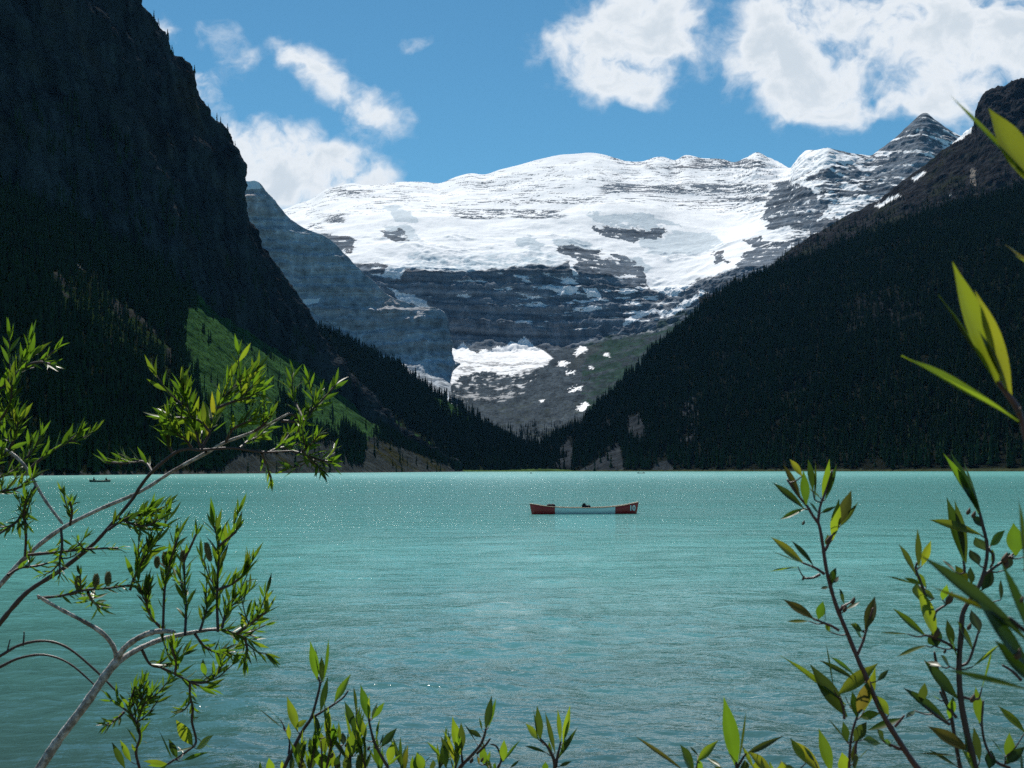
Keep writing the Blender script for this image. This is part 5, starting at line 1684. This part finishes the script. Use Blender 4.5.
# ---- tall red stemmed shoot right of the canoe
Y3 = 1.75
Z8 = zt(750, 450, 4.267)
s = Shrub('willow_shoot', 'tall slim red stemmed willow shoot standing against the water right of the canoe', ground_at(930, Y3), 'shrub')
main = Z8((270, 280), (295, 320), (310, 400), (325, 500), (345, 590), (370, 670), (410, 768))
Z9 = zt(770, 600, 4.57)
main = [(930 + 14, 800), (916.6, 767), (901, 744), (886, 720), (875, 698), (864, 672)] + [(860, 664), (846, 630), (836.7, 607), (830.9, 588), (826, 567), (822.6, 544), (819, 525), (813, 516), (807, 506), (797, 494), (787.5, 480)]
s.stem([(p[0], p[1], 3.0 - 1.9 * i / (len(main) - 1)) for i, p in enumerate(main)], 'red_bark', Y3, 'stem')
s.raw_stem([s.base, Vector(at(948, 900, Y3)), Vector(at(944, 800, Y3))], [.008, .006, .004], 'red_bark', 'stem')
for pts in (Z8((290, 310), (300, 240), (325, 170), (350, 90)), Z8((320, 430), (340, 390), (360, 345), (380, 318)), Z8((318, 530), (290, 510), (260, 495), (225, 482)), Z8((380, 770), (350, 752), (320, 740), (270, 720)), Z8((345, 580), (352, 550), (360, 520)), Z8((380, 700), (395, 670), (430, 650)), Z8((300, 530), (270, 545), (235, 548)),
            Z9((400, 250), (425, 190), (440, 140), (470, 40)), Z9((360, 790), (365, 690), (375, 610), (395, 540), (415, 480)), Z9((340, 545), (335, 500), (320, 450)), Z9((620, 690), (570, 670), (520, 645), (495, 600)), Z9((570, 580), (600, 545), (612, 530)), Z9((390, 720), (395, 650), (420, 600))):
    s.stem([(p[0], p[1], 1.5 - .7 * i / len(pts)) for i, p in enumerate(pts)], 'red_bark', Y3, 'twig')
LV8 = [((228, 248), (94, 138), 42, 'dark_leaf', .1), ((240, 235), (224, 88), 42, 'willow_leaf', .2), ((215, 207), (138, 55), 32, 'red_leaf', .3), ((222, 112), (168, 38), 38, 'yellow_leaf', .1), ((235, 250), (126, 298), 30, 'willow_leaf', .2), ((268, 172), (247, 38), 34, 'dark_leaf', .2), ((276, 212), (272, 48), 18, 'dark_leaf', .8), ((310, 216), (335, 38), 34, 'willow_leaf', .4), ((320, 212), (370, 58), 22, 'dark_leaf', .6), ((302, 270), (368, 240), 18, 'dark_leaf', .2), ((292, 272), (252, 222), 26, 'dark_leaf', .2), ((300, 205), (250, 165), 22),
       ((352, 385), (377, 203), 42, 'willow_leaf', .1), ((378, 322), (432, 172), 50, 'red_leaf', .2), ((385, 325), (462, 222), 22, 'dark_leaf', .7), ((335, 410), (330, 360), 40, 'dark_leaf', .2), ((228, 482), (82, 376), 56, 'yellow_leaf', .1), ((268, 490), (176, 386), 28, 'dark_leaf', .2), ((225, 484), (88, 438), 11, 'dark_leaf', .8), ((205, 500), (80, 520), 9, 'willow_leaf', .9), ((335, 585), (300, 592), 18, 'dark_leaf', .1), ((272, 722), (142, 638), 46, 'red_leaf', .1), ((292, 722), (312, 645), 40, 'willow_leaf', .1), ((322, 742), (312, 665), 28, 'dark_leaf', .2), ((340, 775), (320, 735), 30, 'yellow_leaf', .2), ((402, 655), (378, 590), 28, 'dark_leaf', .2), ((492, 768), (533, 625), 48, 'red_leaf', .1), ((478, 772), (428, 742), 40, 'willow_leaf', .1), ((400, 690), (395, 660), 30, 'dark_leaf'), ((345, 560), (370, 500), 30, 'dark_leaf'), ((350, 570), (378, 540), 24, 'red_leaf'), ((345, 575), (340, 520), 28), ((410, 680), (470, 650), 22, 'dark_leaf'), ((250, 730), (155, 735), 20, 'yellow_leaf', .2)]
LV9 = [((352, 535), (176, 298), 84, 'dark_leaf', .1), ((345, 480), (48, 255), 36, 'willow_leaf', .5), ((292, 412), (243, 186), 13, 'dark_leaf', 1.0), ((388, 365), (222, 274), 32, 'dark_leaf', .2), ((388, 348), (272, 258), 36, 'willow_leaf', .2), ((310, 432), (495, 292), 64, 'yellow_leaf', .1), ((402, 522), (456, 358), 56, 'red_leaf', .1), ((430, 505), (482, 305), 44, 'yellow_leaf', .3), ((542, 525), (486, 436), 54, 'willow_leaf', .1), ((410, 535), (505, 518), 46, 'willow_leaf', .1), ((352, 650), (333, 555), 40, 'dark_leaf', .1), ((385, 645), (442, 555), 52, 'dark_leaf', .2), ((348, 645), (263, 543), 14, 'dark_leaf', .8), ((602, 540), (445, 602), 40, 'willow_leaf', .2), ((425, 638), (505, 655), 46, 'yellow_leaf', .1), ((235, 790), (92, 636), 66, 'yellow_leaf', .1), ((280, 790), (222, 586), 58, 'willow_leaf', .1), ((338, 790), (328, 695), 62, 'willow_leaf', .1), ((372, 745), (392, 645), 22, 'red_leaf', .2), ((418, 170), (372, 108), 56, 'willow_leaf', .1), ((365, 490), (340, 440), 40, 'dark_leaf'), ((400, 540), (375, 420), 40), ((520, 640), (490, 590), 40, 'dark_leaf', .1), ((560, 670), (510, 640), 30), ((490, 370), (540, 320), 24, 'dark_leaf'), ((400, 730), (460, 680), 12, 'dark_leaf'), ((70, 790), (50, 735), 40, 'yellow_leaf'), ((10, 790), (0, 740), 40, 'willow_leaf'), ((450, 470), (440, 380), 40, 'willow_leaf', .2), ((390, 770), (385, 700), 50, 'dark_leaf', .2), ((205, 740), (150, 670), 24, 'dark_leaf', .3)]
for LV, Zf, zs in ((LV8, Z8, 4.267), (LV9, Z9, 4.57)):
    for l in LV:
        (b1_,), (t1_,) = Zf(l[0]), Zf(l[1])
        s.leaf(b1_, t1_, l[2] / zs, Y3 + s.r.uniform(-.012, .012), Y3 + s.r.uniform(-.03, .02), l[3] if len(l) > 3 else 'willow_leaf', l[4] if len(l) > 4 else None)
for b_ in ((335, 385, 7), (350, 545, 6), (405, 680, 6), (228, 312, 4), (228, 548, 4), (440, 645, 6)):
    (p_,) = Z8(b_[:2]); s.bud(p_[0], p_[1], Y3 - .005, b_[2])
s.finish()

# ---- dark stemmed willow at the right edge
Y4 = 1.6
Z10 = zt(880, 440, 4.8); Z11 = zt(880, 590, 4.3125)
s = Shrub('willow_shoot', 'dark stemmed bushy willow shoots in the lower right corner', ground_at(985, Y4), 'shrub')
main = [(985, 810), (975, 767), (968, 738), (961, 701), (959, 667), (961, 636), (963, 613), (972, 597), (980, 584), (986, 563), (987, 544), (982, 523), (980, 513)]
s.stem([(p[0], p[1], 3.6 - 2.2 * i / (len(main) - 1)) for i, p in enumerate(main)], 'dark_bark', Y4, 'stem')
s.raw_stem([s.base, Vector(at(990, 900, Y4)), Vector(at(985, 810, Y4))], [.008, .006, .0045], 'dark_bark', 'stem')
second = Z11((365, 830), (345, 760), (325, 650), (305, 540), (265, 410), (240, 300), (235, 270))
s.stem([(p[0], p[1], 2.4 - 1.2 * i / 6) for i, p in enumerate(second)], 'dark_bark', Y4 + .03, 'stem')
for pts in (Z10((490, 655), (530, 625), (580, 590), (630, 555), (691, 510), (740, 480)), Z10((230, 800), (215, 740), (195, 680), (172, 620), (178, 590)), Z10((515, 520), (540, 545), (545, 580), (530, 610)), Z11((340, 330), (380, 310), (410, 230), (430, 160)), Z11((330, 260), (290, 230), (230, 205), (195, 195)), Z11((560, 768), (500, 740), (460, 680), (440, 590), (445, 480)), Z11((330, 550), (290, 500), (260, 440)), Z10((405, 640), (405, 610), (400, 580)), Z11((300, 580), (240, 540), (190, 500)), Z11((350, 460), (390, 470), (425, 470)), Z11((230, 120), (245, 90), (290, 60)), Z11((610, 390), (570, 350), (530, 325))):
    s.stem([(p[0], p[1], 1.6 - .7 * i / len(pts)) for i, p in enumerate(pts)], 'dark_bark', Y4, 'twig')
LV10 = [((472, 352), (298, 58), 58, 'willow_leaf', .1), ((480, 355), (328, 62), 60, 'dark_leaf', .2), ((494, 385), (380, 98), 46, 'dark_leaf', .5), ((402, 582), (318, 272), 66, 'dark_leaf', .1), ((412, 592), (356, 285), 56, 'dark_leaf', .3), ((482, 455), (232, 383), 62, 'yellow_leaf', .1), ((505, 530), (455, 470), 70, 'willow_leaf', .1), ((528, 508), (606, 434), 52, 'willow_leaf', .1), ((475, 600), (430, 525), 56, 'dark_leaf', .1), ((652, 555), (640, 398), 90, 'willow_leaf', .1), ((598, 625), (622, 540), 56, 'dark_leaf', .1), ((540, 605), (538, 520), 32, 'dark_leaf', .2), ((170, 645), (88, 498), 44, 'dark_leaf', .1), ((187, 615), (175, 425), 34, 'dark_leaf', .2), ((200, 605), (242, 488), 38, 'yellow_leaf', .1), ((200, 692), (112, 664), 32, 'willow_leaf', .1), ((222, 705), (168, 635), 50, 'willow_leaf', .1), ((190, 700), (20, 652), 8, 'dark_leaf', .9), ((362, 635), (298, 574), 18, 'dark_leaf', .1), ((500, 420), (440, 360), 60, 'dark_leaf', .2), ((490, 720), (540, 620), 60, 'dark_leaf', .2), ((580, 768), (575, 670), 30, 'dark_leaf', .6), ((420, 690), (360, 600), 60, 'yellow_leaf', .2), ((440, 690), (430, 610), 50, 'dark_leaf'), ((300, 768), (320, 690), 40, 'willow_leaf', .1), ((190, 768), (175, 690), 60, 'willow_leaf', .1), ((260, 760), (200, 720), 50, 'yellow_leaf', .1), ((700, 560), (720, 420), 60, 'willow_leaf', .3)]
LV11 = [((335, 468), (182, 305), 66, 'dark_leaf', .1), ((242, 205), (160, -10), 82, 'willow_leaf', .1), ((200, 200), (46, 82), 46, 'yellow_leaf', .1), ((288, 565), (96, 420), 52, 'dark_leaf', .1), ((178, 485), (192, 396), 40, 'dark_leaf', .1), ((385, 695), (206, 588), 66, 'red_leaf', .1), ((430, 575), (408, 415), 44, 'yellow_leaf', .1), ((625, 615), (508, 498), 42, 'willow_leaf', .1), ((560, 745), (555, 615), 50, 'willow_leaf', .1), ((540, 748), (630, 675), 44, 'dark_leaf', .1), ((300, 555), (312, 455), 44, 'willow_leaf', .2), ((312, 245), (288, 125), 40, 'dark_leaf', .2), ((245, 245), (240, 150), 50, 'dark_leaf', .1), ((235, 240), (210, 190), 40, 'dark_leaf'), ((340, 310), (290, 200), 50, 'willow_leaf', .1), ((400, 260), (330, 130), 44, 'dark_leaf', .2), ((430, 180), (390, 90), 50, 'dark_leaf', .1), ((330, 760), (205, 690), 20, 'dark_leaf', .2), ((440, 800), (345, 690), 60, 'willow_leaf', .1), ((370, 700), (365, 630), 44, 'dark_leaf', .2), ((430, 740), (400, 590), 40, 'dark_leaf', .2), ((540, 720), (470, 640), 10, 'willow_leaf', .5), ((200, 240), (70, 290), 30, 'yellow_leaf', .4), ((120, 190), (0, 188), 14, 'yellow_leaf', .4), ((300, 330), (260, 280), 40, 'dark_leaf', .1), ((150, 520), (110, 560), 26, 'dark_leaf', .3), ((330, 715), (160, 715), 16, 'red_leaf', .5), ((470, 770), (480, 690), 50, 'dark_leaf', .2), ((610, 800), (600, 700), 60, 'dark_leaf', .2), ((440, 420), (480, 240), 12, 'willow_leaf', .7), ((400, 330), (520, 230), 14, 'willow_leaf', .6), ((265, 330), (190, 310), 34, 'dark_leaf', .1), ((250, 470), (225, 455), 30)]
for LV, Zf, zs in ((LV10, Z10, 4.8), (LV11, Z11, 4.3125)):
    for l in LV:
        (b1_,), (t1_,) = Zf(l[0]), Zf(l[1])
        s.leaf(b1_, t1_, l[2] / zs, Y4 + s.r.uniform(-.012, .012), Y4 + s.r.uniform(-.03, .02), l[3] if len(l) > 3 else 'willow_leaf', l[4] if len(l) > 4 else None)
for b_, Zf in (((425, 345, 6), Z10), ((450, 360, 6), Z10), ((600, 570, 9), Z10), ((605, 600, 7), Z10), ((300, 40, 10), Z11), ((245, 190, 8), Z11), ((385, 160, 6), Z11), ((280, 265, 4), Z11), ((400, 470, 7), Z11)):
    (p_,) = Zf(b_[:2]); s.bud(p_[0], p_[1], Y4 - .005, b_[2])
s.finish()

# ---- out of focus branch close to the lens at the right edge
Y5 = .85
s = Shrub('willow_branch', 'close out of focus willow branch with large leaves reaching in from the right edge', ground_at(1075, Y5), 'branch')
main = [(1085, 980), (1075, 820), (1066, 700), (1052, 640), (1044, 560), (1036, 480), (1025, 432), (1018, 410), (1008, 395), (997, 382)]
s.stem([(p[0], p[1], 6 - 3.6 * i / 9) for i, p in enumerate(main)], 'red_bark', Y5, 'stem')
up = [(1044, 560), (1070, 440), (1072, 330), (1062, 250), (1048, 200), (1036, 182)]
s.stem([(p[0], p[1], 4 - 2 * i / 5) for i, p in enumerate(up)], 'dark_bark', (Y5, Y5 + .02), 'twig')
s.raw_stem([s.base, Vector(at(1087, 1100, Y5)), Vector(at(1085, 980, Y5))], [.006, .005, .0038], 'red_bark', 'stem')
s.stem([(1070, 340, 2.4), (1050, 290, 2.0), (1034, 268, 1.6), (1026, 262, 1.2)], 'dark_bark', Y5 + .01, 'twig')
s.stem([(1052, 640, 3.4), (1036, 634, 2.8), (1024, 630, 2.4), (1010, 618, 1.8)], 'dark_bark', Y5, 'twig')
s.stem([(1066, 700, 2.6), (1044, 690, 2.0), (1030, 684, 1.4)], 'dark_bark', Y5, 'twig')
for b_, t_, w_, m_, ro in (((999, 386), (947, 263), 30, 'yellow_leaf', .05), ((1011, 398), (974, 289), 22, 'yellow_leaf', .25), ((1021, 424), (901, 356), 15, 'willow_leaf', .5), ((996, 384), (938, 295), 8, 'dark_leaf', 1.0), ((1008, 396), (978, 330), 16, 'dark_leaf', .4),
                           ((1035, 188), (988, 108), 44, 'yellow_leaf', .1), ((1034, 182), (945, 100), 17, 'willow_leaf', .3), ((1030, 264), (1005, 245), 12, 'red_leaf', .3), ((1034, 270), (1016, 256), 14, 'yellow_leaf', .3), ((1030, 180), (1010, 160), 20, 'willow_leaf', .3),
                           ((1026, 640), (918, 554), 20, 'dark_leaf', .2), ((1014, 622), (928, 590), 10, 'yellow_leaf', .4), ((1030, 690), (942, 674), 11, 'yellow_leaf', .4), ((1032, 670), (972, 600), 26, 'dark_leaf', .2), ((1034, 684), (994, 640), 22, 'dark_leaf', .1), ((1024, 570), (1018, 498), 6, 'dark_leaf', .8), ((1034, 650), (1000, 560), 14, 'dark_leaf', .4)):
    s.leaf(b_, t_, w_, Y5, Y5 + s.r.uniform(-.03, .0), m_, ro)
s.bud(1018, 655, Y5 - .01, 9); s.bud(1022, 600, Y5 - .01, 6); s.bud(1019, 412, Y5 - .005, 7)
s.finish()

# ------------------------------------------------------------------ air
HZ = True
if HZ:
    bm = bmesh.new()
    bmesh.ops.create_cube(bm, size=1.0, matrix=Matrix.Translation((0, 3900, 990)) @ Matrix.Diagonal((19000, 12200, 2020, 1)))
    me = bm_mesh('haze', bm, False)
    hm, t, b = newmat('haze')
    hm.node_tree.nodes.remove(b)
    pv = t.node('ShaderNodeVolumePrincipled')
    pv.inputs['Color'].default_value = (.20, .52, 1.0, 1)
    pv.inputs['Density'].default_value = 8.0e-6
    pv.inputs['Anisotropy'].default_value = 0.0
    t.l.new(pv.outputs[0], hm.node_tree.nodes['Material Output'].inputs['Volume'])
    hz = link('haze', me, hm)
    tag(hz, kind='stuff')
